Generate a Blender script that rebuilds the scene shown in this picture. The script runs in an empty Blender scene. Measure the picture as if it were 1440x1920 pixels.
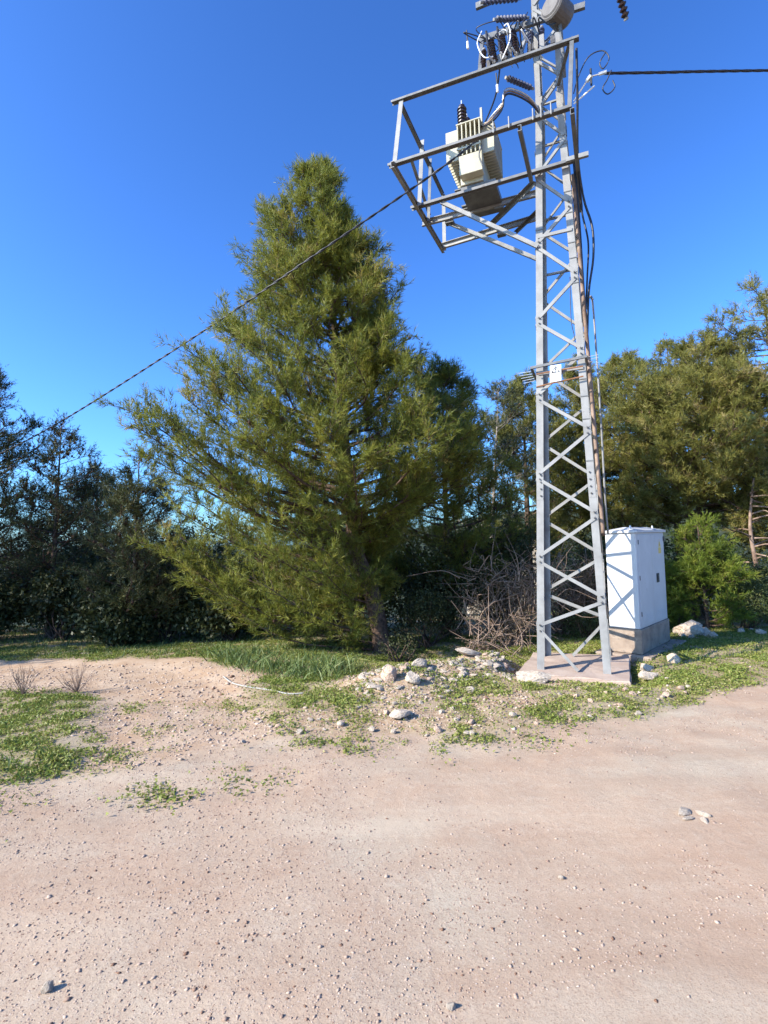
import bpy, math, random
import numpy as np
from mathutils import Vector, Matrix

rng = np.random.default_rng(7)
random.seed(7)
scene = bpy.context.scene
COL = scene.collection
rad = math.radians

# ------------------------------------------------------------------ camera
cam_data = bpy.data.cameras.new('camera')
cam = bpy.data.objects.new('camera', cam_data)
COL.objects.link(cam)
pitch, roll = rad(3.15), rad(1.5)
Fw = Vector((0, math.cos(pitch), math.sin(pitch)))
R0 = Vector((1, 0, 0))
U0 = Vector((0, -math.sin(pitch), math.cos(pitch)))
Rt = R0 * math.cos(roll) - U0 * math.sin(roll)
Up = R0 * math.sin(roll) + U0 * math.cos(roll)
M = Matrix((Rt, Up, -Fw)).transposed().to_4x4()
M.translation = Vector((0, 0, 1.7))
cam.matrix_world = M
cam_data.sensor_fit = 'HORIZONTAL'
cam_data.sensor_width = 36
cam_data.lens = 25.0
cam_data.clip_end = 5000
scene.camera = cam
scene.render.resolution_x, scene.render.resolution_y = 768, 1024

# ------------------------------------------------------------------ sky and sun
SUN_EL = rad(31)
SUN_TO = Vector((-0.918 * math.cos(SUN_EL), -0.396 * math.cos(SUN_EL), math.sin(SUN_EL)))
world = bpy.data.worlds.new('World')
scene.world = world
world.use_nodes = True
nt = world.node_tree
nt.nodes.clear()
wo = nt.nodes.new('ShaderNodeOutputWorld')
bg = nt.nodes.new('ShaderNodeBackground')
sky = nt.nodes.new('ShaderNodeTexSky')
sky.sky_type = 'NISHITA'
sky.sun_disc = False
sky.sun_elevation = SUN_EL
sky.sun_rotation = math.atan2(SUN_TO.x, SUN_TO.y)
sky.altitude = 300
sky.air_density = 1.0
sky.dust_density = 1.5
sky.ozone_density = 3.0
gam = nt.nodes.new('ShaderNodeGamma')          # the phone's punchy colour, same in every direction
gam.inputs['Gamma'].default_value = 1.28
nt.links.new(sky.outputs[0], gam.inputs['Color'])
wb = nt.nodes.new('ShaderNodeMix'); wb.data_type = 'RGBA'; wb.blend_type = 'MULTIPLY'
wb.inputs[0].default_value = 1.0; wb.inputs[7].default_value = (0.44, 0.74, 1.10, 1)   # cool white balance
nt.links.new(gam.outputs[0], wb.inputs[6])
nt.links.new(wb.outputs[2], bg.inputs['Color'])
bg.inputs['Strength'].default_value = 0.112
nt.links.new(bg.outputs[0], wo.inputs['Surface'])

sun_data = bpy.data.lights.new('sun', 'SUN')
sun_data.energy = 5.0
sun_data.angle = rad(0.55)
sun_data.color = (1.0, 0.93, 0.82)
sun = bpy.data.objects.new('sun', sun_data)
COL.objects.link(sun)
sun.location = (-20, -6, 15)
sun.rotation_euler = (-SUN_TO).to_track_quat('-Z', 'Y').to_euler()

scene.view_settings.view_transform = 'Standard'
scene.view_settings.look = 'None'
scene.view_settings.gamma = 1
scene.view_settings.use_curve_mapping = False
scene.view_settings.exposure = 1.05
scene.cycles.max_bounces = 6
scene.cycles.transparent_max_bounces = 4

# ------------------------------------------------------------------ materials
def new_mat(name):
    m = bpy.data.materials.new(name)
    m.use_nodes = True
    t = m.node_tree
    b = t.nodes['Principled BSDF']
    return m, t, b

def N(t, kind, **kw):
    n = t.nodes.new(kind)
    for k, v in kw.items():
        if k in n.inputs:
            n.inputs[k].default_value = v
        else:
            setattr(n, k, v)
    return n

def ramp(t, fac, stops):
    r = t.nodes.new('ShaderNodeValToRGB')
    e = r.color_ramp.elements
    while len(e) > 1:
        e.remove(e[-1])
    e[0].position = stops[0][0]; e[0].color = (*stops[0][1], 1)
    for p, c in stops[1:]:
        k = e.new(p); k.color = (*c, 1)
    t.links.new(fac, r.inputs[0])
    return r.outputs[0]

def mixc(t, fac, a, b, blend='MIX'):
    n = t.nodes.new('ShaderNodeMix')
    n.data_type = 'RGBA'; n.blend_type = blend
    for s, v in ((0, fac), (6, a), (7, b)):
        if hasattr(v, 'is_linked'):
            t.links.new(v, n.inputs[s])
        else:
            n.inputs[s].default_value = v if s == 0 else (*v, 1) if len(v) == 3 else v
    return n.outputs[2]

def worn_mat(name, c1, c2, rough=0.6, metal=0.0, scale=8.0, c3=None, bump=0.15, bscale=60, stain=0.62, spec=0.4):
    """two-tone mottled material with optional third stain colour and fine bump"""
    m, t, b = new_mat(name)
    co = N(t, 'ShaderNodeTexCoord')
    n1 = N(t, 'ShaderNodeTexNoise', Scale=scale, Detail=6.0, Roughness=0.6)
    t.links.new(co.outputs['Object'], n1.inputs['Vector'])
    col = ramp(t, n1.outputs['Fac'], [(0.35, c1), (0.65, c2)])
    if c3:
        n2 = N(t, 'ShaderNodeTexNoise', Scale=scale * 2.3, Detail=8.0, Roughness=0.7)
        t.links.new(co.outputs['Object'], n2.inputs['Vector'])
        f = ramp(t, n2.outputs['Fac'], [(stain, (0, 0, 0)), (stain + 0.1, (1, 1, 1))])
        col = mixc(t, f, col, c3)
    t.links.new(col, b.inputs['Base Color'])
    b.inputs['Roughness'].default_value = rough
    b.inputs['Metallic'].default_value = metal
    b.inputs['Specular IOR Level'].default_value = spec
    if bump:
        nb = N(t, 'ShaderNodeTexNoise', Scale=bscale, Detail=5.0)
        t.links.new(co.outputs['Object'], nb.inputs['Vector'])
        bp = N(t, 'ShaderNodeBump', Strength=bump, Distance=0.01)
        t.links.new(nb.outputs['Fac'], bp.inputs['Height'])
        t.links.new(bp.outputs[0], b.inputs['Normal'])
    return m

def leaf_mat(name, stops, trans=0.35, rough=0.55, spec=0.3):
    """foliage: colour from a random tint stored per leaf, thin and slightly translucent"""
    m, t, b = new_mat(name)
    at = N(t, 'ShaderNodeAttribute', attribute_name='tint')
    col = ramp(t, at.outputs['Fac'], stops)
    t.links.new(col, b.inputs['Base Color'])
    b.inputs['Roughness'].default_value = rough
    b.inputs['Specular IOR Level'].default_value = spec
    tr = N(t, 'ShaderNodeBsdfTranslucent')
    t.links.new(col, tr.inputs['Color'])
    mx = N(t, 'ShaderNodeMixShader'); mx.inputs[0].default_value = trans
    t.links.new(b.outputs[0], mx.inputs[1]); t.links.new(tr.outputs[0], mx.inputs[2])
    t.links.new(mx.outputs[0], t.nodes['Material Output'].inputs['Surface'])
    return m

MAT = {}
MAT['steel'] = worn_mat('galvanised_steel', (0.20, 0.194, 0.182), (0.275, 0.268, 0.252), rough=0.6, metal=0.1, scale=5, c3=(0.15, 0.115, 0.085), stain=0.63, bump=0.05)
MAT['steel_dark'] = worn_mat('weathered_steel', (0.11, 0.112, 0.112), (0.175, 0.175, 0.172), rough=0.6, metal=0.3, scale=7, c3=(0.10, 0.075, 0.06), stain=0.60)
MAT['steel_mid'] = worn_mat('dull_galvanised_steel', (0.125, 0.125, 0.125), (0.18, 0.178, 0.172), rough=0.6, metal=0.15, scale=6, c3=(0.10, 0.075, 0.06), stain=0.62)
MAT['rust'] = worn_mat('rusty_steel', (0.16, 0.07, 0.03), (0.28, 0.13, 0.06), rough=0.85, scale=20)
MAT['bolt'] = worn_mat('bolt_steel', (0.06, 0.055, 0.05), (0.14, 0.13, 0.12), rough=0.5, metal=0.5, scale=30, bump=0)
MAT['cream'] = worn_mat('cream_enamel', (0.37, 0.345, 0.25), (0.45, 0.42, 0.31), rough=0.4, scale=6, c3=(0.33, 0.28, 0.18), stain=0.68, bump=0.03)
MAT['cabinet'] = worn_mat('white_powder_coat', (0.50, 0.495, 0.49), (0.56, 0.555, 0.55), rough=0.42, scale=3, c3=(0.44, 0.43, 0.41), stain=0.64, bump=0.02)
MAT['porcelain'] = worn_mat('dark_porcelain', (0.018, 0.010, 0.010), (0.035, 0.018, 0.015), rough=0.18, scale=6, bump=0, spec=0.6)
MAT['polymer'] = worn_mat('blue_grey_polymer', (0.03, 0.035, 0.07), (0.06, 0.065, 0.11), rough=0.5, scale=10, bump=0)
MAT['cable'] = worn_mat('black_cable', (0.012, 0.012, 0.016), (0.03, 0.03, 0.036), rough=0.45, scale=30, bump=0)
MAT['pale_wire'] = worn_mat('bare_aluminium', (0.50, 0.50, 0.50), (0.66, 0.66, 0.66), rough=0.35, metal=0.6, scale=30, bump=0)
MAT['white'] = worn_mat('white_plastic', (0.74, 0.74, 0.74), (0.82, 0.82, 0.82), rough=0.4, scale=12, bump=0)
MAT['black'] = worn_mat('black_paint', (0.012, 0.012, 0.012), (0.025, 0.025, 0.025), rough=0.5, scale=20, bump=0)
MAT['yellow'] = worn_mat('yellow_sticker', (0.62, 0.45, 0.10), (0.70, 0.55, 0.18), rough=0.5, scale=20, bump=0)
MAT['drum'] = worn_mat('grey_drum_paint', (0.085, 0.075, 0.07), (0.125, 0.115, 0.105), rough=0.6, scale=9, c3=(0.25, 0.14, 0.08), stain=0.64)
MAT['concrete'] = worn_mat('pinkish_concrete', (0.34, 0.25, 0.195), (0.43, 0.335, 0.265), rough=0.9, scale=4, c3=(0.34, 0.25, 0.19), stain=0.56, bump=0.5, bscale=35, spec=0.2)
MAT['plinth'] = worn_mat('grey_concrete', (0.23, 0.175, 0.135), (0.34, 0.27, 0.21), rough=0.9, scale=5, c3=(0.20, 0.16, 0.13), stain=0.55, bump=0.5, bscale=40, spec=0.2)
MAT['rock'] = worn_mat('limestone', (0.34, 0.27, 0.20), (0.52, 0.44, 0.35), rough=0.9, scale=7, c3=(0.36, 0.22, 0.14), stain=0.57, bump=0.7, bscale=30, spec=0.2)
MAT['rock_red'] = worn_mat('stained_limestone', (0.40, 0.25, 0.17), (0.53, 0.42, 0.32), rough=0.9, scale=6, c3=(0.34, 0.16, 0.09), stain=0.54, bump=0.7, bscale=30, spec=0.2)
MAT['bark'] = worn_mat('pine_bark', (0.050, 0.034, 0.025), (0.15, 0.10, 0.075), rough=0.95, scale=14, c3=(0.22, 0.17, 0.14), stain=0.6, bump=1.0, bscale=38, spec=0.1)
MAT['bark_pale'] = worn_mat('pale_bark', (0.17, 0.145, 0.12), (0.32, 0.28, 0.24), rough=0.95, scale=14, bump=0.8, bscale=40, spec=0.1)
MAT['dry_twig'] = worn_mat('dry_twig', (0.14, 0.092, 0.068), (0.33, 0.24, 0.18), rough=0.95, scale=5, bump=0, spec=0.1)
MAT['cone'] = worn_mat('pine_cone', (0.045, 0.025, 0.018), (0.10, 0.06, 0.04), rough=0.9, scale=40, bump=0, spec=0.1)
MAT['hose'] = worn_mat('faded_hose', (0.26, 0.245, 0.215), (0.34, 0.32, 0.28), rough=0.7, scale=10, bump=0)
MAT['wall'] = worn_mat('field_stone', (0.38, 0.32, 0.25), (0.52, 0.45, 0.36), rough=0.95, scale=3, c3=(0.22, 0.18, 0.13), stain=0.58, bump=0.6, bscale=20)

MAT['needle'] = leaf_mat('pine_needles', [(0.0, (0.075, 0.095, 0.018)), (0.5, (0.185, 0.200, 0.030)), (0.85, (0.28, 0.27, 0.045)), (1.0, (0.32, 0.25, 0.08))], trans=.42)
MAT['needle_olive'] = leaf_mat('olive_pine_needles', [(0.0, (0.085, 0.095, 0.022)), (0.5, (0.200, 0.195, 0.042)), (0.85, (0.29, 0.265, 0.065)), (1.0, (0.34, 0.27, 0.11))], trans=.42)
MAT['needle_dark'] = leaf_mat('dark_pine_needles', [(0.0, (0.028, 0.038, 0.014)), (0.6, (0.062, 0.075, 0.024)), (1.0, (0.115, 0.112, 0.04))], trans=0.2)  # darker needles; shade on the left-hand pines is put into the colour
MAT['needle_fresh'] = leaf_mat('young_pine_needles', [(0.0, (0.080, 0.120, 0.016)), (0.6, (0.165, 0.215, 0.024)), (1.0, (0.25, 0.26, 0.04))])
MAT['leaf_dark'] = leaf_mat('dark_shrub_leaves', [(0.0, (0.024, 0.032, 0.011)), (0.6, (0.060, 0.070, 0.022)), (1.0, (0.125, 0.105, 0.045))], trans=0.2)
MAT['leaf_mid'] = leaf_mat('shrub_leaves', [(0.0, (0.035, 0.050, 0.018)), (0.6, (0.080, 0.105, 0.030)), (1.0, (0.17, 0.17, 0.06))])
MAT['leaf_dry'] = leaf_mat('dry_leaves', [(0.0, (0.070, 0.050, 0.030)), (0.6, (0.17, 0.125, 0.070)), (1.0, (0.30, 0.23, 0.14))])
MAT['grass'] = leaf_mat('grass_blades', [(0.0, (0.055, 0.090, 0.025)), (0.5, (0.110, 0.160, 0.042)), (0.85, (0.22, 0.25, 0.09)), (1.0, (0.35, 0.31, 0.17))])
MAT['clover'] = leaf_mat('low_weeds', [(0.0, (0.10, 0.145, 0.024)), (0.5, (0.205, 0.245, 0.045)), (0.8, (0.29, 0.29, 0.075)), (1.0, (0.36, 0.31, 0.14))])

def gravel_material():
    m, t, b = new_mat('gravel_stones')
    at = N(t, 'ShaderNodeAttribute', attribute_name='tint')
    col = ramp(t, at.outputs['Fac'], [(0.0, (0.17, 0.095, 0.062)), (0.3, (0.32, 0.228, 0.172)), (0.65, (0.39, 0.295, 0.225)), (1.0, (0.48, 0.39, 0.31))])
    t.links.new(col, b.inputs['Base Color'])
    b.inputs['Roughness'].default_value = 0.95
    b.inputs['Specular IOR Level'].default_value = 0.15
    return m
MAT['gravel'] = gravel_material()

def ground_material():
    m, t, b = new_mat('ground_earth')
    co = N(t, 'ShaderNodeTexCoord')
    def noise(s, d=6.0, r=0.6):
        n = N(t, 'ShaderNodeTexNoise', Scale=s, Detail=d, Roughness=r)
        t.links.new(co.outputs['Object'], n.inputs['Vector'])
        return n.outputs['Fac']
    big, mid, fine, grit = noise(0.55, 4), noise(2.6), noise(17, 7, 0.7), noise(120, 5, 0.75)
    # compacted road dust: beige with reddish and pale streaks
    road = ramp(t, big, [(0.38, (0.46, 0.345, 0.268)), (0.50, (0.465, 0.372, 0.298)), (0.62, (0.475, 0.415, 0.345))])
    road = mixc(t, ramp(t, mid, [(0.48, (0, 0, 0)), (0.70, (0.55, 0.55, 0.55))]), road, (0.42, 0.295, 0.22))
    road = mixc(t, ramp(t, fine, [(0.48, (0, 0, 0)), (0.72, (0.5, 0.5, 0.5))]), road, (0.55, 0.48, 0.41))
    road = mixc(t, ramp(t, grit, [(0.50, (0, 0, 0)), (0.66, (0.75, 0.75, 0.75))]), road, (0.25, 0.165, 0.12))
    # faint wheel-worn streaks along the road
    mp = N(t, 'ShaderNodeMapping'); mp.inputs['Rotation'].default_value = (0, 0, rad(-18)); mp.inputs['Scale'].default_value = (0.22, 1.5, 1.0)
    t.links.new(co.outputs['Object'], mp.inputs['Vector'])
    sn = N(t, 'ShaderNodeTexNoise', Scale=1.0, Detail=5.0, Roughness=0.6); t.links.new(mp.outputs[0], sn.inputs['Vector'])
    road = mixc(t, ramp(t, sn.outputs['Fac'], [(0.50, (0, 0, 0)), (0.66, (0.6, 0.6, 0.6))]), road, (0.36, 0.255, 0.19))
    road = mixc(t, ramp(t, sn.outputs['Fac'], [(0.34, (0.6, 0.6, 0.6)), (0.46, (0, 0, 0))]), road, (0.52, 0.44, 0.36))
    # clay track
    clay = ramp(t, mid, [(0.35, (0.42, 0.30, 0.215)), (0.62, (0.50, 0.40, 0.32))])
    clay = mixc(t, ramp(t, fine, [(0.52, (0, 0, 0)), (0.70, (0.6, 0.6, 0.6))]), clay, (0.31, 0.195, 0.125))
    # soil between weeds
    soil = ramp(t, fine, [(0.35, (0.13, 0.135, 0.045)), (0.55, (0.21, 0.195, 0.075)), (0.70, (0.35, 0.28, 0.19))])
    # rubble earth
    rub = ramp(t, fine, [(0.35, (0.27, 0.175, 0.115)), (0.52, (0.42, 0.32, 0.23)), (0.68, (0.54, 0.47, 0.38))])
    a1 = N(t, 'ShaderNodeAttribute', attribute_name='m_clay')
    a2 = N(t, 'ShaderNodeAttribute', attribute_name='m_soil')
    a3 = N(t, 'ShaderNodeAttribute', attribute_name='m_rubble')
    a4 = N(t, 'ShaderNodeAttribute', attribute_name='m_far')
    c = mixc(t, a1.outputs['Fac'], road, clay)
    c = mixc(t, a2.outputs['Fac'], c, soil)
    c = mixc(t, a3.outputs['Fac'], c, rub)
    fn = noise(0.13, 10, 0.78)
    far = ramp(t, fn, [(0.40, (0.022, 0.034, 0.016)), (0.55, (0.045, 0.058, 0.028)), (0.70, (0.10, 0.095, 0.055))])
    c = mixc(t, a4.outputs['Fac'], c, far)
    c = mixc(t, 1.0, c, (0.90, 0.84, 0.735), 'MULTIPLY')
    t.links.new(c, b.inputs['Base Color'])
    b.inputs['Roughness'].default_value = 0.95
    b.inputs['Specular IOR Level'].default_value = 0.15
    b1 = N(t, 'ShaderNodeBump', Strength=0.45, Distance=0.006)
    t.links.new(grit, b1.inputs['Height'])
    b2 = N(t, 'ShaderNodeBump', Strength=0.35, Distance=0.02)
    t.links.new(fine, b2.inputs['Height'])
    t.links.new(b1.outputs[0], b2.inputs['Normal'])
    t.links.new(b2.outputs[0], b.inputs['Normal'])
    return m
MAT['ground'] = ground_material()

# ------------------------------------------------------------------ mesh helpers
ORG = {}

def tag(o, label=None, cat=None, group=None, kind=None):
    if label: o['label'] = label
    if cat: o['category'] = cat
    if group: o['group'] = group
    if kind: o['kind'] = kind
    return o

def thing(name, loc, label, cat, group=None):
    o = bpy.data.objects.new(name, None)
    o.empty_display_size = 0.2
    COL.objects.link(o)
    o.location = loc
    ORG[o.name] = np.array(loc, float)
    return tag(o, label, cat, group)

def mesh_arrays(name, verts, faces, tint=None, smooth=False):
    """verts (n,3); faces (m,k) array of equal-sized polygons or a list of lists"""
    me = bpy.data.meshes.new(name)
    verts = np.asarray(verts, np.float32)
    if isinstance(faces, np.ndarray):
        m, k = faces.shape
        me.vertices.add(len(verts)); me.vertices.foreach_set('co', verts.ravel())
        me.loops.add(m * k); me.loops.foreach_set('vertex_index', faces.astype(np.int32).ravel())
        me.polygons.add(m)
        me.polygons.foreach_set('loop_start', np.arange(0, m * k, k, dtype=np.int32))
        me.update(calc_edges=True)
    else:
        me.from_pydata([tuple(map(float, v)) for v in verts], [], [list(map(int, f)) for f in faces])
        me.update()
    if tint is not None:
        a = me.attributes.new('tint', 'FLOAT', 'FACE')
        a.data.foreach_set('value', np.asarray(tint, np.float32))
    if smooth:
        me.polygons.foreach_set('use_smooth', np.ones(len(me.polygons), bool))
    return me

def build(name, verts, faces, mat, parent=None, tint=None, smooth=False, bevel=0.0, origin=None):
    """one mesh object from world coordinates; children are stored relative to their thing's base"""
    verts = np.asarray(verts, float)
    if parent is not None:
        org = ORG[parent.name]
        local = verts - org
    elif origin is not None:
        org = np.asarray(origin, float); local = verts - org
    else:
        org = np.zeros(3); local = verts
    me = mesh_arrays(name, local, faces, tint, smooth)
    me.materials.append(MAT[mat] if isinstance(mat, str) else mat)
    o = bpy.data.objects.new(name, me)
    COL.objects.link(o)
    if parent is not None:
        o.parent = parent
    else:
        o.location = org
    ORG[o.name] = org
    if bevel:
        md = o.modifiers.new('bevel', 'BEVEL'); md.width = bevel; md.segments = 2; md.limit_method = 'ANGLE'
    return o

class MB:
    """collects shapes in world coordinates"""
    def __init__(s): s.v = []; s.f = []
    def add(s, v, f):
        n = len(s.v); s.v += [tuple(map(float, q)) for q in v]; s.f += [[i + n for i in q] for q in f]; return s
    def hexa(s, p):   # 8 points: bottom 4 ccw, top 4 ccw
        return s.add(p, [[3, 2, 1, 0], [4, 5, 6, 7], [0, 1, 5, 4], [1, 2, 6, 5], [2, 3, 7, 6], [3, 0, 4, 7]])
    def prism(s, prof0, prof1):
        n = len(prof0)
        return s.add(list(prof0) + list(prof1), [list(range(n))[::-1], list(range(n, 2 * n))] + [[i, (i + 1) % n, n + (i + 1) % n, n + i] for i in range(n)])
    def tube(s, pts, r, n=8, cap=True):
        v, f = tube_arrays(pts, r, n, cap); return s.add(v, f)
    def lathe(s, p0, p1, prof, n=14):
        """profile [(t along axis 0..1, radius)] turned round the axis p0-p1"""
        p0, p1 = np.array(p0, float), np.array(p1, float)
        pts = [p0 + (p1 - p0) * t for t, r in prof]
        d = (p1 - p0) / np.linalg.norm(p1 - p0)
        a, b = perp(d)
        v = []
        for q, (t, r) in zip(pts, prof):
            for k in range(n):
                an = 2 * math.pi * k / n
                v.append(q + r * (math.cos(an) * a + math.sin(an) * b))
        m = len(prof)
        f = [[i * n + k, i * n + (k + 1) % n, (i + 1) * n + (k + 1) % n, (i + 1) * n + k] for i in range(m - 1) for k in range(n)]
        f.append([k for k in range(n)][::-1]); f.append([(m - 1) * n + k for k in range(n)])
        return s.add(v, f)
    def build(s, name, mat, parent=None, **kw): return build(name, s.v, s.f, mat, parent, **kw)

def perp(d):
    d = np.asarray(d, float)
    h = np.array([0, 0, 1.0]) if abs(d[2]) < 0.9 else np.array([1.0, 0, 0])
    a = np.cross(d, h); a /= np.linalg.norm(a)
    return a, np.cross(d, a)

def tube_arrays(pts, r, n=8, cap=True):
    pts = np.asarray(pts, float)
    rr = np.broadcast_to(np.asarray(r, float), (len(pts),))
    v = []
    for i, q in enumerate(pts):
        d = pts[min(i + 1, len(pts) - 1)] - pts[max(i - 1, 0)]
        d = d / (np.linalg.norm(d) + 1e-9)
        a, b = perp(d)
        for k in range(n):
            an = 2 * math.pi * k / n
            v.append(q + rr[i] * (math.cos(an) * a + math.sin(an) * b))
    m = len(pts)
    f = [[i * n + k, i * n + (k + 1) % n, (i + 1) * n + (k + 1) % n, (i + 1) * n + k] for i in range(m - 1) for k in range(n)]
    if cap:
        f.append(list(range(n))[::-1]); f.append([(m - 1) * n + k for k in range(n)])
    return v, f

def smooth_path(ctrl, n=24):
    """Catmull-Rom through control points"""
    c = np.asarray(ctrl, float)
    P = np.vstack([2 * c[0] - c[1], c, 2 * c[-1] - c[-2]])
    out = []
    segs = len(c) - 1
    per = max(2, n // segs)
    for i in range(segs):
        p0, p1, p2, p3 = P[i:i + 4]
        for k in range(per):
            t = k / per
            out.append(0.5 * ((2 * p1) + (-p0 + p2) * t + (2 * p0 - 5 * p1 + 4 * p2 - p3) * t * t + (-p0 + 3 * p1 - 3 * p2 + p3) * t ** 3))
    out.append(c[-1])
    return np.array(out)

# value noise in numpy
_perm = np.random.default_rng(3).random((256, 256))
def vnoise(x, y, s=1.0, seed=0):
    x = np.asarray(x, float) * s + 37.1 * seed + 500; y = np.asarray(y, float) * s + 17.7 * seed + 500
    xi, yi = np.floor(x).astype(int), np.floor(y).astype(int)
    fx, fy = x - xi, y - yi
    fx = fx * fx * (3 - 2 * fx); fy = fy * fy * (3 - 2 * fy)
    g = lambda a, b: _perm[a % 256, b % 256]
    return (g(xi, yi) * (1 - fx) + g(xi + 1, yi) * fx) * (1 - fy) + (g(xi, yi + 1) * (1 - fx) + g(xi + 1, yi + 1) * fx) * fy
def fbm(x, y, s=1.0, o=4, seed=0):
    t = 0; a = 0.5; n = 0
    for i in range(o):
        t = t + a * vnoise(x, y, s * 2 ** i, seed + i); n += a; a *= 0.5
    return t / n

# ------------------------------------------------------------------ terrain
def sstep(a, b, x):
    t = np.clip((x - a) / (b - a), 0, 1); return t * t * (3 - 2 * t)

def seg_dist(x, y, pts):
    d = np.full(np.shape(x), 1e9)
    for (x0, y0), (x1, y1) in zip(pts[:-1], pts[1:]):
        dx, dy = x1 - x0, y1 - y0
        t = np.clip(((x - x0) * dx + (y - y0) * dy) / (dx * dx + dy * dy), 0, 1)
        d = np.minimum(d, np.hypot(x - x0 - t * dx, y - y0 - t * dy))
    return d

ROAD_EDGE = [(-30, 2.2), (-6, 3.3), (-3.4, 3.75), (-2.4, 4.25), (-1.6, 4.7), (-0.6, 5.0), (0.15, 5.05), (1.06, 4.85), (1.74, 5.25), (2.49, 5.4), (3.61, 6.15), (4.67, 6.67), (8, 8.0), (14, 9.6), (40, 14)]
TRACK = [(-1.7, 4.2), (-2.05, 5.4), (-2.75, 6.8), (-3.9, 8.0), (-5.6, 8.15), (-9, 8.3), (-16, 8.0)]
MOUND = [(0.05, 6.65), (0.85, 7.35), (1.45, 7.62)]

def height(x, y):
    x = np.asarray(x, float); y = np.asarray(y, float)
    z = -0.028 * np.clip(y - 1.5, 0, 7.5) - 0.05 * np.clip(y - 9, 0, 7) - 0.13 * np.clip(y - 16, 0, 44)
    z = z + 0.0 * x
    # far hills beyond the valley
    far = sstep(90, 420, y)
    z = z + far * (16 + 34 * fbm(x, y, 0.006, 4, 9)) * (0.10 + 0.90 * sstep(-120, 200, x))
    # rubble mound and hollow behind it
    dm = seg_dist(x, y, MOUND)
    z = z + 0.21 * np.exp(-(dm / 0.55) ** 2) * (0.6 + 0.8 * fbm(x, y, 2.2, 3, 2))
    z = z - 0.28 * np.exp(-(((x - 0.75) / 1.2) ** 2 + ((y - 9.2) / 0.8) ** 2))
    # slight heave everywhere, ruts on the clay track
    near = np.exp(-np.clip(y - 14, 0, 50) / 10)
    z = z + near * (0.05 * (fbm(x, y, 0.7, 3, 5) - 0.5) + 0.022 * (fbm(x, y, 5, 3, 6) - 0.5) * sstep(2.0, 5.5, y))
    re = np.interp(x, [p[0] for p in ROAD_EDGE], [p[1] for p in ROAD_EDGE])
    off = sstep(-0.1, 0.5, y - re) * np.exp(-np.clip(y - 14, 0, 50) / 4)
    trk = 1 - sstep(0.5, 1.1, seg_dist(x, y, TRACK))
    z = z + 0.05 * off * (1 - trk)
    pa, pb = (x - 2.6517) * -0.9205 + (y - 7.658) * 0.3907, (x - 2.6517) * 0.3907 + (y - 7.658) * 0.9205
    q = np.maximum(np.abs(pa + 0.02) - 0.72, np.abs(pb - 0.04) - 0.78)
    k = 1 - sstep(0.0, 0.35, q)
    z = z * (1 - k) + np.minimum(z, -0.235) * k
    return z

def zones(x, y):
    re = np.interp(x, [p[0] for p in ROAD_EDGE], [p[1] for p in ROAD_EDGE]) + 0.55 * (fbm(x, y, 1.1, 4, 21) - 0.5)
    off = sstep(-0.12, 0.22, y - re)
    td = seg_dist(x, y, TRACK) + 0.7 * (fbm(x, y, 1.3, 4, 33) - 0.5)
    wid = 0.78 + 0.35 * sstep(6.3, 8, y)
    track = 1 - sstep(wid - 0.15, wid + 0.25, td)
    dm = seg_dist(x, y, MOUND + [(2.2, 7.2)]) + 0.5 * (fbm(x, y, 1.7, 3, 41) - 0.5)
    rubble = (1 - sstep(0.55, 0.95, dm)) * off
    track = track * off
    # reddish bare patch in front of the pad, stony apron under the mound
    bare = np.exp(-(((x - 1.35) / 0.75) ** 2 + ((y - 5.95) / 0.28) ** 2)) * 1.3
    bare = np.maximum(bare, 1.25 * np.exp(-(((x + 0.2) / 1.3) ** 2 + ((y - 5.45) / 0.42) ** 2)))
    rubble = np.clip(np.maximum(rubble, np.clip(bare, 0, 1) * off), 0, 1)
    soil = off * (1 - track)
    green = soil * (1 - 0.55 * rubble) * sstep(0.33, 0.50, fbm(x, y, 1.5, 4, 55) + 0.10 * np.clip(y - re, 0, 1.2))
    for (cx, cy, r, s) in ((-0.57, 4.82, 0.42, .8), (-1.15, 4.15, 0.30, .6), (-1.62, 3.96, 0.28, .55), (0.75, 5.15, 0.62, .9), (1.55, 5.5, 0.4, .7), (-2.9, 3.6, 0.4, .6), (0.25, 4.9, .35, .6), (-2.25, 5.35, .35, .5), (-1.75, 6.1, .5, .55), (-3.0, 6.1, .4, .6), (-1.2, 5.7, .5, .6), (-2.6, 4.6, .5, .6)):
        green = np.maximum(green, s * np.exp(-(((x - cx) / r) ** 2 + ((y - cy) / (r * 0.75)) ** 2)) * sstep(0.30, 0.5, fbm(x, y, 4, 3, 61)))
    green = green * (0.22 + 0.78 * sstep(0.40, 0.60, fbm(x, y, 4.5, 3, 63)))
    return off, track, rubble, soil, np.clip(green, 0, 1)

def axis_points(lo, hi, step, out, grow=1.16):
    a = list(np.arange(lo, hi + 1e-6, step))
    s = step; q = hi
    while q < out[1]:
        s *= grow; q += s; a.append(q)
    s = step; q = lo
    while q > out[0]:
        s *= grow; q -= s; a.insert(0, q)
    return np.array(a)

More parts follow.
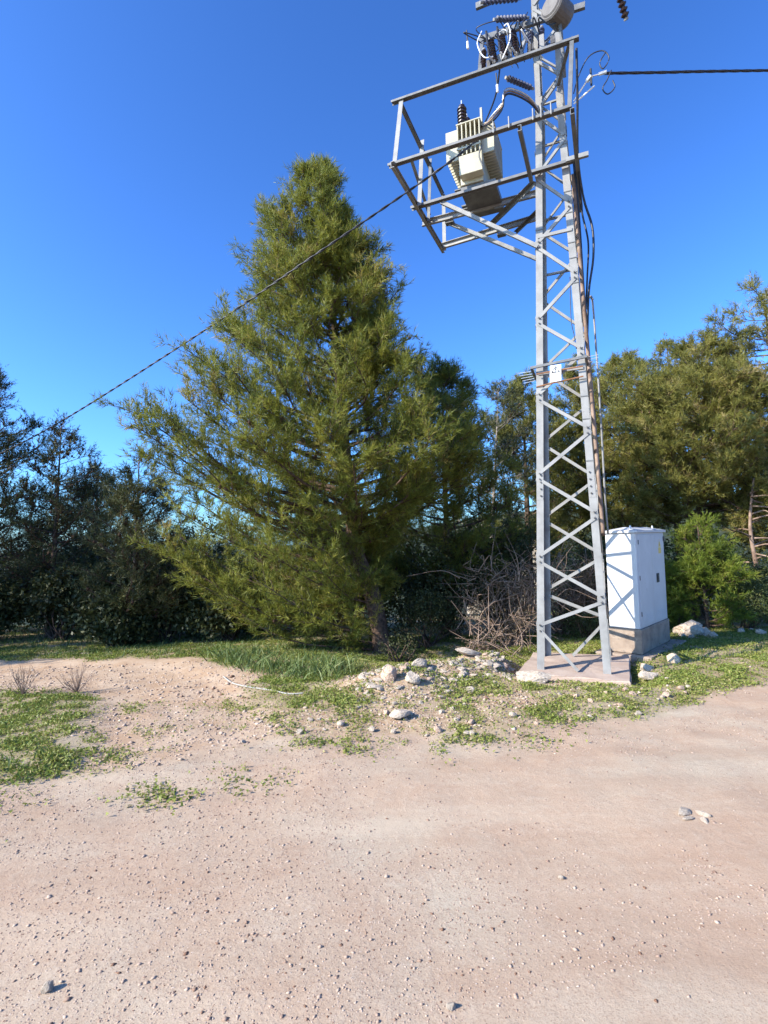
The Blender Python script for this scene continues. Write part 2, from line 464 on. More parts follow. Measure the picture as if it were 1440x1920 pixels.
gx = axis_points(-6.5, 6.5, 0.06, (-900, 900), 1.14)
gy = axis_points(1.2, 10.5, 0.05, (-60, 1400), 1.13)
GX, GY = np.meshgrid(gx, gy)
GZ = height(GX, GY)
off, track, rubble, soil, green = zones(GX, GY)
gv = np.stack([GX, GY, GZ], -1).reshape(-1, 3)
nx, ny = len(gx), len(gy)
ii = (np.arange(ny - 1)[:, None] * nx + np.arange(nx - 1)[None, :]).ravel()
gf = np.stack([ii, ii + 1, ii + nx + 1, ii + nx], -1)
farm = sstep(15, 24, GY) + sstep(16, 24, np.abs(GX)) * sstep(6, 10, GY)
masks = {'m_clay': track, 'm_soil': np.clip(soil * (0.25 + 0.75 * green), 0, 1) * (1 - track), 'm_rubble': rubble, 'm_far': np.clip(farm, 0, 1)}
fc_off = off.ravel()[gf].mean(1); fc_tr = track.ravel()[gf].mean(1)
sel_road = (fc_off < 0.5)
sel_path = (~sel_road) & (fc_tr > 0.5)
sel_ground = ~(sel_road | sel_path)
def ground_piece(name, sel):
    f = gf[sel]
    used, inv = np.unique(f, return_inverse=True)
    me = mesh_arrays(name, gv[used], inv.reshape(f.shape), smooth=True)
    for k, m in masks.items():
        a = me.attributes.new(k, 'FLOAT', 'POINT'); a.data.foreach_set('value', m.ravel()[used].astype(np.float32))
    me.materials.append(MAT['ground'])
    o = bpy.data.objects.new(name, me); COL.objects.link(o)
    tag(o, kind='structure'); return o
tag(ground_piece('ground', sel_ground), 'weedy earth with pale rubble around the pylon and trees')
tag(ground_piece('dirt_road', sel_road), 'pale pinkish gravel road in the foreground')
tag(ground_piece('dirt_path', sel_path), 'bare clay track leading off to the left')

def hz(x, y): return float(height(x, y))

# ------------------------------------------------------------------ tower frame: a runs along the cantilever, b away from the viewer
ANG = rad(23)
TU = np.array([-math.cos(ANG), math.sin(ANG), 0]); TV = np.array([math.sin(ANG), math.cos(ANG), 0])
T0 = np.array([2.6517, 7.6580, 0.0])
ZP = -0.10                                   # top of the concrete pad
def W(a, b, z): return T0 + a * TU + b * TV + np.array([0, 0, z])
def hw(z): return 0.465 - 0.0335 * z if z < 8.2 else 0.19
ZTOP = 11.2

tower = thing('lattice_pylon', tuple(W(0, 0, ZP)), 'tall galvanised steel lattice pylon carrying a transformer platform on its left', 'pylon')

def unit(q): q = np.asarray(q, float); return q / np.linalg.norm(q)

def angle_bar(p0, p1, d1, d2, w=0.05, t=0.006, w2=None):
    """L-section between two points; d1, d2 are the flange directions from the heel"""
    p0, p1 = np.asarray(p0, float), np.asarray(p1, float)
    ax = unit(p1 - p0)
    d1 = unit(d1 - ax * np.dot(d1, ax)); d2 = np.asarray(d2, float); d2 = d2 - ax * np.dot(d2, ax); d2 = unit(d2 - d1 * np.dot(d2, d1))
    w2 = w if w2 is None else w2
    prof = [np.zeros(3), d1 * w, d1 * w + d2 * t, d1 * t + d2 * t, d1 * t + d2 * w2, d2 * w2]
    return MB().prism([p0 + q for q in prof], [p1 + q for q in prof])

def channel_bar(p0, p1, dw, do, w=0.10, f=0.05, t=0.008):
    """C-section: web of width w along dw, flanges f along do"""
    p0, p1 = np.asarray(p0, float), np.asarray(p1, float)
    ax = unit(p1 - p0)
    dw = unit(dw - ax * np.dot(dw, ax)); do = np.asarray(do, float); do = do - ax * np.dot(do, ax); do = unit(do - dw * np.dot(do, dw))
    prof = [(-w / 2, 0), (w / 2, 0), (w / 2, f), (w / 2 - t, f), (w / 2 - t, t), (-w / 2 + t, t), (-w / 2 + t, f), (-w / 2, f)]
    P = [dw * x + do * y for x, y in prof]
    return MB().prism([p0 + q for q in P], [p1 + q for q in P])

def box_local(a0, a1, b0, b1, z0, z1):
    return MB().hexa([W(a0, b0, z0), W(a1, b0, z0), W(a1, b1, z0), W(a0, b1, z0), W(a0, b0, z1), W(a1, b0, z1), W(a1, b1, z1), W(a0, b1, z1)])

ZV = np.array([0, 0, 1.0])
# legs: heel at the outer corner, flanges along the faces
for sa, sb in ((1, -1), (-1, -1), (1, 1), (-1, 1)):
    lw = 0.095
    h0, h1 = hw(ZP), hw(8.2)
    p0, pm, p1 = W(sa * h0, sb * h0, ZP - 0.02), W(sa * h1, sb * h1, 8.2), W(sa * 0.19, sb * 0.19, ZTOP)
    leg = angle_bar(p0, pm, -sa * TU, -sb * TV, lw, 0.010).build('leg', 'steel', tower)
    angle_bar(pm, p1, -sa * TU, -sb * TV, 0.075, 0.009).build('leg_extension', 'steel', leg)
    # splice plate with bolts, well above the pad
    zs = 2.42
    hs = hw(zs) + 0.0015
    c0, c1 = W(sa * hs, sb * (hs + 0.0085), zs - 0.20), W(sa * hw(zs + .4), sb * (hw(zs + .4) + 0.0085), zs + 0.20)
    sp = MB().hexa([c0, c0 - sa * TU * 0.085, c0 - sa * TU * 0.085 - sb * TV * 0.008, c0 - sb * TV * 0.008,
                    c1, c1 - sa * TU * 0.085, c1 - sa * TU * 0.085 - sb * TV * 0.008, c1 - sb * TV * 0.008]).build('splice_plate', 'steel', tower)
    if sb < 0:
        for k in range(4):
            q = c0 + (c1 - c0) * (0.14 + 0.24 * k) - sa * TU * 0.055
            MB().lathe(q, q + sb * TV * 0.016, [(0, 0.013), (1, 0.012)], 6).build('bolt', 'bolt', sp)

def face_point(face, side, z, inset=0.03):
    """node on a leg: face is front, back, left or right; side picks the leg"""
    h = hw(z)
    if face == 'front': return W(side * (h - inset), -h + 0.004 - 0.02, z)
    if face == 'back': return W(side * (h - inset), h + 0.016, z)
    if face == 'left': return W(h + 0.016, side * (h - inset), z)
    return W(-h - 0.016, side * (h - inset), z)
FN = {'front': -TV, 'back': TV, 'left': TU, 'right': -TU}
nodes_z = [0.46, 0.86, 1.40, 1.98, 2.55, 3.14, 3.68, 4.26, 4.79, 5.36, 5.92, 6.42, 6.95, 7.45, 7.95, 8.40, 8.80, 9.2, 9.6, 10.0, 10.4, 10.8]
for face, ph in (('front', 0), ('back', 1), ('left', 1), ('right', 0)):
    for i in range(len(nodes_z) - 1):
        s = 1 if (i + ph) % 2 == 0 else -1
        p0, p1 = face_point(face, s, nodes_z[i] + 0.035), face_point(face, -s, nodes_z[i + 1] - 0.035)
        ax = unit(p1 - p0)
        d1 = unit(np.cross(FN[face], ax)); d1 = d1 if d1[2] > 0 else -d1
        w = 0.045 if nodes_z[i] < 6 else 0.038
        angle_bar(p0 - d1 * w / 2 - FN[face] * 0.004, p1 - d1 * w / 2 - FN[face] * 0.004, d1, -FN[face], w, 0.005, 0.03).build('brace', 'steel', tower)
    # gusset plates where braces meet the leg
    for i, z in enumerate(nodes_z[:12]):
        s = 1 if (i + ph) % 2 == 0 else -1
        c = face_point(face, s, z, 0.045); n = FN[face]; t = unit(np.cross(n, ZV))
        e = 0.055
        MB().hexa([c - t * e * .8 - ZV * 0.075 - n * .013, c + t * e * .8 - ZV * 0.075 - n * .013, c + t * e * .8 - ZV * 0.075 - n * .018, c - t * e * .8 - ZV * 0.075 - n * .018,
                   c - t * e * .8 + ZV * 0.075 - n * .013, c + t * e * .8 + ZV * 0.075 - n * .013, c + t * e * .8 + ZV * 0.075 - n * .018, c - t * e * .8 + ZV * 0.075 - n * .018]).build('gusset_plate', 'steel', tower)
        if face == 'front':
            for dz in (-.04, .04):
                q = c + ZV * dz + n * .004
                MB().lathe(q, q + n * .014, [(0, .012), (1, .011)], 6).build('bolt', 'bolt', tower)
# bottom struts running down into the pad
angle_bar(face_point('front', 1, 0.42), W(-0.05, -hw(0) - .02, ZP), TU * .3 + ZV, TV, 0.04, 0.005).build('brace', 'steel', tower)
angle_bar(face_point('back', -1, 0.42), W(0.05, hw(0) + .02, ZP), TU * .3 + ZV, -TV, 0.04, 0.005).build('brace', 'steel', tower)
# horizontal ties
for z, face in ((6.02, 'front'), (5.70, 'back'), (6.55, 'back'), (4.0, 'front'), (8.35, 'back'), (8.9, 'left'), (7.35, 'left'), (7.7, 'back')):
    p0, p1 = face_point(face, 1, z), face_point(face, -1, z)
    angle_bar(p0, p1, ZV, -FN[face], 0.045, 0.005, 0.03).build('tie_bar', 'steel', tower)
# thin dark straps round the front legs
for sa, zsl in ((1, (3.72, 4.05, 3.83, 6.15)), (-1, (2.72, 3.30, 3.62, 3.86, 5.25, 5.62, 5.85, 6.3, 6.62, 7.35))):
    for z in zsl:
        h = hw(z) + 0.004
        q = W(sa * h, -h, z)
        MB().hexa([q + TU * sa * .002 - TV * .004 - ZV * .006, q - sa * TU * .1 - TV * .004 - ZV * .006, q - sa * TU * .1 + TV * .003 - ZV * .006, q + TU * sa * .002 + TV * .003 - ZV * .006,
                   q + TU * sa * .002 - TV * .004 + ZV * .006, q - sa * TU * .1 - TV * .004 + ZV * .006, q - sa * TU * .1 + TV * .003 + ZV * .006, q + TU * sa * .002 + TV * .003 + ZV * .006]).build('strap', 'steel_dark', tower)

# platform beams
ZL = 7.03
def beam(name, p0, p1, dw, do, mat='steel', w=0.10, f=0.05): return channel_bar(p0, p1, dw, do, w, f).build(name, mat, tower)
beam('platform_beam', W(2.12, -1.30, ZL), W(-0.34, -1.30, ZL), TV, -ZV, 'steel_mid', 0.075, 0.035)
beam('platform_beam', W(2.14, -0.315, ZL - .04), W(-0.33, -0.315, ZL - .01), TV, -ZV, 'steel_mid', 0.08, 0.04)
beam('platform_beam', W(2.12, 0.18, ZL - .05), W(0.22, 0.20, ZL - .05), ZV, -TV)
beam('platform_beam', W(2.06, 1.02, ZL - .03), W(0.22, 0.86, ZL - .03), ZV, -TV)
beam('platform_beam', W(2.06, -1.37, ZL - 0.06), W(2.06, 1.10, ZL - 0.06), ZV, -TU, 'steel', 0.09)
beam('platform_beam', W(0.27, -1.33, ZL - 0.09), W(0.27, -0.22, ZL - 0.09), ZV, TU, 'steel_dark', 0.08)
beam('platform_beam', W(-0.32, -1.33, ZL - 0.09), W(-0.32, 0.85, ZL - 0.09), ZV, -TU, 'steel_dark', 0.08)
beam('platform_beam', W(-0.50, -0.37, ZL - 0.02), W(-0.20, -0.37, ZL - 0.02), ZV, TV, 'steel', 0.06)
beam('guard_rail', W(2.12, -1.10, 8.12), W(-0.46, -1.10, 8.06), TV, -ZV, 'steel_dark', 0.075, 0.03)
beam('guard_rail', W(2.03, -1.06, 8.10), W(2.03, 1.10, 8.02), ZV, -TU, 'steel_dark', 0.06)
for p0, p1 in ((W(2.05, -1.33, ZL - .02), W(2.00, -1.11, 8.10)), (W(2.01, -0.40, ZL - .1), W(2.01, -0.14, 8.18)), (W(2.02, 1.0, ZL - .12), W(2.02, 1.06, 8.0))):
    angle_bar(p0, p1, -TU, TV, 0.065, 0.007).build('guard_post', 'steel', tower)
angle_bar(W(2.0, 0.05, ZL - .1), W(2.0, 0.27, 8.14), -TU, TV, 0.05, 0.006).build('guard_post', 'steel_dark', tower)
angle_bar(W(2.03, 0.17, ZL - .1), W(2.03, 0.37, 8.0), -TU, TV, 0.04, 0.006).build('guard_post', 'steel_dark', tower)
angle_bar(W(-0.34, -1.31, ZL), W(-0.40, -1.12, 8.06), TU, TV, 0.05, 0.006).build('guard_post', 'steel_dark', tower)
angle_bar(W(2.04, -0.62, 7.55), W(2.04, 0.25, 7.15), ZV, -TU, 0.05, 0.006).build('guard_brace', 'steel_dark', tower)
# knee braces and horizontal diagonals
angle_bar(W(1.66, -0.30, ZL - .12), W(0.262, -0.30, 5.86), ZV, -TV, 0.07, 0.007, .045).build('knee_brace', 'steel', tower)
angle_bar(W(1.72, 0.26, ZL - .12), W(0.27, 0.28, 5.93), ZV, -TV, 0.07, 0.007, .045).build('knee_brace', 'steel', tower)
angle_bar(W(0.24, -0.24, ZL - .13), W(1.10, 0.60, ZL - .13), -ZV, TU, 0.065, 0.007).build('platform_brace', 'steel_dark', tower)
angle_bar(W(0.26, 0.45, ZL - .14), W(0.70, 0.93, ZL - .14), -ZV, TU, 0.05, 0.007).build('platform_brace', 'steel_dark', tower)
# plates tying beams together
for a, b in ((0.85, 0.20), (1.66, 0.22), (0.95, 0.94)):
    c = W(a, b, ZL - .12)
    MB().hexa([c - TU * .07 - TV * .05 - ZV * .02, c + TU * .07 - TV * .05 - ZV * .02, c + TU * .07 + TV * .05 - ZV * .02, c - TU * .07 + TV * .05 - ZV * .02,
               c - TU * .07 - TV * .05 + ZV * .015, c + TU * .07 - TV * .05 + ZV * .015, c + TU * .07 + TV * .05 + ZV * .015, c - TU * .07 + TV * .05 + ZV * .015]).build('joint_plate', 'steel_dark', tower)
for a in (0.12, 0.02, -0.1, 0.42, 0.62):
    c = W(a, -1.34, ZL)
    MB().tube([c - TV * .02 - ZV * .07, c - TV * .02 + ZV * .08], 0.009, 6).build('u_bolt', 'steel', tower)
# top cross-arms above the guard rail
beam('cross_arm', W(0.92, -0.55, 9.10), W(-0.55, -0.55, 9.0), ZV, TV, 'steel_dark', 0.08)
beam('cross_arm', W(1.0, -0.30, 9.9), W(-1.0, -0.30, 9.9), ZV, TV, 'steel_dark', 0.09)
angle_bar(W(0.80, -1.08, 8.12), W(0.85, -0.55, 9.1), TU, TV, 0.05, 0.006).build('arm_strut', 'steel_dark', tower)
angle_bar(W(0.28, -1.08, 8.10), W(0.20, -0.20, 9.4), TU, TV, 0.05, 0.006).build('arm_strut', 'steel', tower)
angle_bar(W(-0.15, -1.08, 8.08), W(0.15, -0.20, 9.2), TU, TV, 0.045, 0.006).build('arm_strut', 'steel_dark', tower)
angle_bar(W(-0.38, -1.10, 8.05), W(-0.16, -0.20, 8.25), ZV, TU, 0.05, 0.006).build('arm_strut', 'steel_dark', tower)
# anti-climb guard
angle_bar(W(0.40, -0.42, 4.08), W(-0.36, -0.42, 4.13), ZV, TV, 0.035, 0.005).build('climbing_guard', 'steel_dark', tower)
angle_bar(W(-0.36, -0.40, 4.13), W(-0.36, 0.40, 4.13), ZV, TU, 0.035, 0.005).build('climbing_guard', 'steel_dark', tower)
angle_bar(W(0.40, -0.40, 4.08), W(0.40, 0.40, 4.08), ZV, -TU, 0.035, 0.005).build('climbing_guard', 'steel_dark', tower)
for k in range(5):
    p = W(0.40, -0.36 + 0.12 * k, 4.06)
    MB().tube([p, p + TU * 0.17 - ZV * 0.015 * k * .3], 0.004, 5).build('spike', 'pale_wire', tower)
    p = W(-0.36, -0.36 + 0.12 * k, 4.15)
    MB().tube([p, p - TU * 0.14 + ZV * 0.01], 0.004, 5).build('spike', 'pale_wire', tower)
MB().tube([W(0.32, -0.40, 3.82), W(-0.30, -0.40, 3.88)], 0.010, 6).build('sign_rail', 'rust', tower)
MB().tube([W(0.32, -0.40, 4.00), W(-0.30, -0.40, 4.02)], 0.010, 6).build('sign_rail', 'rust', tower)

# warning plate on the pylon
c = W(0.06, -0.416, 3.97)
sx, sz = TU * 0.074, ZV * 0.115 - TU * 0.004
sign = thing('warning_sign', tuple(c), 'small white danger plate with black triangle fixed to the pylon front', 'sign')
n_ = -TV
MB().hexa([c - sx - sz, c + sx - sz, c + sx - sz + n_ * .003, c - sx - sz + n_ * .003, c - sx + sz, c + sx + sz, c + sx + sz + n_ * .003, c - sx + sz + n_ * .003]).build('plate', 'white', sign)
def flat_poly(pts2, off=0.006):
    return [c + sx * (x) * -1 + sz * y + n_ * off for x, y in pts2]
def stroke(p, q, wdt, name='stroke', parent=sign, mat='black'):
    p, q = np.array(p, float), np.array(q, float); d = (q - p) / np.linalg.norm(q - p); m = np.array([-d[1], d[0]]) * wdt / 2
    P = [p - m, q - m, q + m, p + m]
    return MB().prism(flat_poly(P, .004), flat_poly(P, .0055)).build(name, mat, parent)
tri = [(-0.72, 0.12), (0.72, 0.12), (0.0, 0.82)]
for i in range(3): stroke(tri[i], tri[(i + 1) % 3], 0.12, 'triangle_edge')
for p, q in (((0.10, 0.66), (-0.12, 0.42)), ((-0.12, 0.42), (0.12, 0.40)), ((0.12, 0.40), (-0.02, 0.18))): stroke(p, q, 0.10, 'lightning_bolt')
for y, x0, x1 in ((-0.22, -0.5, 0.5), (-0.45, -0.35, 0.4), (-0.68, -0.5, 0.3)): stroke((x0, y), (x1, y), 0.035, 'text_line', mat='steel_dark')

# ------------------------------------------------------------------ transformer
tr = thing('transformer', tuple(W(1.15, 0.0, 7.03)), 'cream pole transformer with cooling fins on the pylon platform', 'transformer')
tank = box_local(0.975, 1.325, -0.32, 0.33, 7.10, 7.97).build('tank', 'cream', tr, bevel=0.01)
lid = box_local(0.955, 1.345, -0.34, 0.35, 7.973, 8.005).build('lid', 'cream', tr)
for k in range(6):
    a = 0.985 + k * 0.066
    box_local(a - 0.008, a + 0.008, -0.465, -0.323, 7.47, 7.95).build('cooling_fin', 'cream', tr)
box_local(0.965, 1.335, -0.47, -0.325, 7.955, 7.972).build('fin_header', 'cream', tr)
box_local(0.965, 1.335, -0.475, -0.46, 7.56, 7.585).build('fin_header', 'cream', tr)
box_local(0.955, 1.305, -0.47, -0.324, 7.16, 7.46).build('terminal_box', 'cream', tr, bevel=0.008)
for side in (0, 1):
    for k in range(11):
        b = -0.36 + k * 0.068
        a0, a1 = (1.328, 1.515) if side == 0 else (0.79, 0.972)
        box_local(a0, a1, b - 0.009, b + 0.009, 7.47, 7.94).build('cooling_fin', 'cream', tr)
    a0, a1 = (1.49, 1.52) if side == 0 else (0.785, 0.81)
    box_local(a0, a1, -0.372, 0.335, 7.945, 7.96).build('fin_header', 'cream', tr)
box_local(1.326, 1.52, -0.385, -0.372, 7.475, 7.955).build('fin_end_plate', 'cream', tr)
for b in (-0.22, 0.20):
    box_local(0.86, 1.44, b - 0.05, b + 0.05, 7.085 if b < 0 else 7.08, 7.10).build('skid', 'steel_dark', tr)
box_local(0.80, 1.33, -0.30, 0.42, 6.99, 7.083).build('base_pan', 'steel_dark', tr)
for (a, b) in ((1.28, -0.27), (1.27, 0.02), (1.26, 0.26)):
    p0, p1 = W(a, b, 8.0), W(a, b, 8.42)
    bu = MB().lathe(p0, p1, [(0, .05), (.04, .062), (.1, .05)] + [(0.12 + 0.13 * k + d, r) for k in range(6) for d, r in ((0, .052), (.03, .074), (.06, .074), (.10, .052))] + [(0.95, .05), (1.0, .03)]).build('bushing', 'porcelain', tr, smooth=False)
    MB().lathe(p1, p1 + ZV * .07, [(0, .012), (1, .012)], 8).build('terminal_stud', 'pale_wire', bu)
for (a, b) in ((1.03, -0.1), (1.03, 0.05), (1.03, 0.2)):
    MB().lathe(W(a, b, 8.0), W(a, b, 8.14), [(0, .03), (.3, .04), (.5, .03), (.7, .038), (1, .02)], 10).build('low_voltage_bushing', 'porcelain', tr)
box_local(0.955, 0.985, -0.36, -0.30, 7.98, 8.20).build('lifting_plate', 'cream', tr)
MB().lathe(W(1.10, -0.28, 8.0), W(1.10, -0.28, 8.08), [(0, .02), (.5, .03), (1, .02)], 8).build('filler_cap', 'bolt', tr)
MB().tube(smooth_path([W(0.95, -0.49, 7.5), W(0.99, -0.52, 7.35), W(0.95, -0.49, 7.2)], 10), 0.012, 6).build('drain_pipe', 'steel_dark', tr)

# ------------------------------------------------------------------ insulators, fuses, drum
def insulator(p0, p1, n_sheds, r0, r1, mat, name, label, cat, group, cap='steel'):
    p0, p1 = np.asarray(p0, float), np.asarray(p1, float)
    t = thing(name, tuple(p0), label, cat, group)
    prof = [(0.06, r0)]
    for k in range(n_sheds):
        s = 0.08 + 0.84 * k / n_sheds; w = 0.84 / n_sheds
        prof += [(s, r0), (s + w * .25, r1), (s + w * .5, r1 * .96), (s + w * .85, r0)]
    prof += [(0.94, r0)]
    MB().lathe(p0, p1, prof, 12).build('sheds', mat, t)
    d = p1 - p0
    MB().lathe(p0, p0 + d * .07, [(0, r0 * 1.1), (1, r0 * 1.2)], 10).build('end_cap', cap, t)
    MB().lathe(p0 + d * .93, p1, [(0, r0 * 1.2), (1, r0 * 1.1)], 10).build('end_cap', cap, t)
    return t
CLUTTER = []
G1 = 'ribbed insulators at the top of the pylon'
insulator(W(0.62, -1.00, 8.85), W(0.20, -0.55, 9.12), 9, .018, .042, 'polymer', 'insulator', 'ribbed blue-black insulator slanting up to the pylon near the top edge', 'insulator', G1)
insulator(W(0.80, -1.00, 9.18), W(0.28, -0.55, 9.45), 9, .018, .042, 'polymer', 'insulator', 'topmost ribbed insulator cut by the top edge of the picture', 'insulator', G1)
insulator(W(0.52, -0.80, 8.14), W(0.20, -0.32, 8.24), 8, .018, .042, 'polymer', 'insulator', 'ribbed insulator just below the long guard rail beside the pylon leg', 'insulator', G1)
insulator(W(-1.02, 0.10, 9.55), W(-1.10, 0.25, 9.28), 4, .03, .06, 'porcelain', 'insulator', 'lone insulator hanging in the sky right of the grey drum', 'insulator', G1)
G2 = 'drop-out fuses on the guard rail'
for k, (a, w) in enumerate(((0.62, 'left'), (0.47, 'middle'), (0.32, 'right'))):
    p0 = W(a, -1.06, 8.16); p1 = W(a + .06, -0.98, 8.62)
    t = insulator(p0, p1, 8, .024, .048, 'porcelain', 'fuse_cutout', '%s dark ribbed fuse standing on the guard rail above the transformer' % {'left': 'leftmost', 'middle': 'middle', 'right': 'rightmost'}[w], 'fuse', G2)
    q0, q1 = p0 + TU * .05 - TV * .13 + ZV * .02, p1 + TU * .03 - TV * .12
    MB().tube([q0, q1], 0.016, 8).build('fuse_tube', 'cable', t)
    for q, pp in ((q0, p0), (q1, p1)): MB().tube([q, pp], 0.012, 6).build('bracket', 'pale_wire', t)
G3 = 'surge arresters by the fuses'
for k, (a, w) in enumerate(((0.80, 'left'), (0.16, 'middle'), (0.02, 'right'))):
    insulator(W(a, -0.98, 8.18), W(a - .02, -0.92, 8.56), 6, .02, .042, 'polymer' if k else 'porcelain', 'surge_arrester', '%s short ribbed arrester among the fuses on the guard rail' % {'left': 'leftmost', 'middle': 'middle', 'right': 'rightmost'}[w], 'arrester', G3)
rj = np.random.default_rng(77)
ords = ['first', 'second', 'third', 'fourth', 'fifth', 'sixth', 'seventh', 'eighth', 'ninth', 'tenth']
for k in range(10):
    a0 = 0.78 - 0.085 * k; z0 = 8.25 + .35 * rj.random(); z1 = 8.2 + .6 * rj.random()
    p = [W(a0, -1.05, z0), W(a0 + rj.normal(0, .08), -1.15 + rj.normal(0, .06), (z0 + z1) / 2 + rj.normal(0, .1)), W(a0 - .1 + rj.normal(0, .06), -1.0 + rj.normal(0, .1), z1), W(a0 - .18, -.75, z1 + .1 * rj.normal())]
    CLUTTER.append((p, .006 + .004 * rj.random(), ['cable', 'cable', 'pale_wire', 'cable', 'black'][k % 5], ords[k] + ' short lead from the left in the tangle behind the fuses'))
for k in range(7):
    a0 = 0.70 - 0.14 * k
    c = W(a0, -1.02 + .03 * (k % 2), 8.13)
    MB().hexa([c + TU * x * .03 + TV * y * .04 + ZV * z for z in (.02, .12 + .05 * (k % 3)) for x, y in ((-1, -1), (1, -1), (1, 1), (-1, 1))]).build('mounting_bracket', 'steel' if k % 2 else 'bolt', tower)
# hanging white links
for a, z0, lab in ((0.98, 8.75, 'white link hanging from a dark strip at the far upper left of the fuses'), (0.60, 7.98, 'white link hanging under the left end of the fuse row')):
    t = thing('hanging_link', tuple(W(a, -1.1, z0)), lab, 'link', 'white hanging links')
    MB().tube([W(a, -1.1, z0), W(a - .01, -1.1, z0 - .17)], 0.010, 6).build('strip', 'black', t)
    MB().tube([W(a - .01, -1.1, z0 - .17), W(a - .012, -1.1, z0 - .27)], 0.017, 8).build('weight', 'white', t)

dr = thing('drum_housing', tuple(W(-0.28, -0.55, 8.75)), 'round grey drum-shaped housing bolted near the top of the pylon', 'drum')
d0 = W(-0.13, -0.82, 8.90); dax = unit(-TU * 0.45 + TV * 0.75 - ZV * 0.05)
dd = d0 + dax * 0.30
MB().lathe(d0, dd, [(0, .155), (.08, .168), (.9, .168), (1, .15)], 24).build('drum_body', 'drum', dr)
MB().lathe(d0 - dax * .012, d0 + dax * .05, [(0, .16), (.3, .18), (1, .18)], 24).build('rim', 'drum', dr)
MB().lathe(d0 - dax * .03, d0 - dax * .013, [(0, .13), (1, .15)], 24).build('face', 'drum', dr)
MB().tube([d0 + dax * .18 - ZV * .165, W(-0.24, -0.62, 8.36), W(-0.24, -0.5, 8.1)], 0.026, 8).build('mount', 'steel_dark', dr)

# ------------------------------------------------------------------ cables
def cable(name, ctrl, r, mat, label, cat='cable', n=40, group=None, twist=None):
    pts = smooth_path(ctrl, n)
    v, f = [], []
    if twist:
        strands, tr_, pitch_ = twist
        seg = np.r_[0, np.cumsum(np.linalg.norm(np.diff(pts, axis=0), axis=1))]
        for s in range(strands):
            q = []
            for i, p in enumerate(pts):
                d = unit(pts[min(i + 1, len(pts) - 1)] - pts[max(i - 1, 0)]); a, b = perp(d)
                an = 2 * math.pi * (seg[i] / pitch_ + s / strands)
                q.append(p + tr_ * (math.cos(an) * a + math.sin(an) * b))
            vv, ff = tube_arrays(q, r, 6); k = len(v); v += list(vv); f += [[i + k for i in g] for g in ff]
    else:
        v, f = tube_arrays(pts, r, 6)
    o = build(name, v, f, mat, None, smooth=True, origin=pts[0])
    return tag(o, label, cat, group)
cable('overhead_cable', [W(0.97, -0.52, 7.60), (1.10, 7.32, 7.10), (0.44, 7.60, 6.82), (-1.05, 8.0, 6.08), (-3.16, 9.2, 5.44), (-6.79, 11.0, 4.32), (-9.79, 12.5, 3.65)], 0.0095, 'cable', 'twisted service cable sagging from the transformer to the trees on the left', n=400, twist=(2, 0.009, 0.45))
cable('overhead_cable', [W(-0.72, -0.42, 8.04), (4.1, 7.1, 8.13), (5.75, 7.4, 8.39), (16, 9.3, 10.0)], 0.008, 'cable', 'dark twisted bundle cable leaving the pylon to the right', n=300, twist=(4, 0.011, 0.8))
cable('overhead_wire', [W(-0.35, -0.5, 9.2), (5.5, 6.9, 9.45), (14, 7.5, 10.2)], 0.003, 'pale_wire', 'thin pale wire leaving the pylon to the right at the top edge', 'wire')
for p_, r_, m_, l_ in CLUTTER: cable('jumper_lead', p_, r_, m_, l_, group='short leads behind the fuses', n=18)
def WC(a, b, z): return W(a - .12, b, z - .38)
# anchor clamp with loops
cl = thing('cable_clamp', tuple(WC(-0.36, -0.35, 8.35)), 'anchor clamp with white straps holding the bundle cable to the pylon', 'clamp')
MB().tube([WC(-0.22, -0.24, 8.30), WC(-0.42, -0.40, 8.42)], 0.011, 6).build('strap', 'white', cl)
MB().tube([WC(-0.22, -0.24, 8.26), WC(-0.50, -0.42, 8.28)], 0.011, 6).build('strap', 'white', cl)
MB().tube([WC(-0.40, -0.39, 8.40), WC(-0.47, -0.42, 8.44)], 0.032, 8).build('clamp_body', 'pale_wire', cl)
MB().tube([WC(-0.46, -0.42, 8.30), WC(-0.46, -0.42, 8.54)], 0.014, 6).build('clamp_jaw', 'black', cl)
MB().tube([WC(-0.56, -0.42, 8.42), WC(-0.66, -0.42, 8.42)], 0.022, 8).build('clamp_wedge', 'pale_wire', cl)
MB().tube([WC(-0.46, -0.42, 8.43), WC(-0.57, -0.42, 8.42)], 0.009, 6).build('link_rod', 'pale_wire', cl)
cable('jumper_cable', [WC(-0.22, -0.25, 8.40), WC(-0.30, -0.35, 8.55), WC(-0.44, -0.42, 8.72), WC(-0.62, -0.42, 8.74), WC(-0.70, -0.42, 8.60), WC(-0.62, -0.42, 8.48), WC(-0.58, -0.42, 8.58), WC(-0.66, -0.42, 8.70)], 0.008, 'cable', 'black jumper looping high above the anchor clamp', group='jumpers by the clamp')
cable('jumper_cable', [WC(-0.72, -0.42, 8.42), WC(-0.66, -0.42, 8.30), WC(-0.60, -0.42, 8.20), WC(-0.66, -0.42, 8.10), WC(-0.75, -0.42, 8.16), WC(-0.73, -0.42, 8.27)], 0.008, 'cable', 'black jumper curled below the anchor clamp', group='jumpers by the clamp')
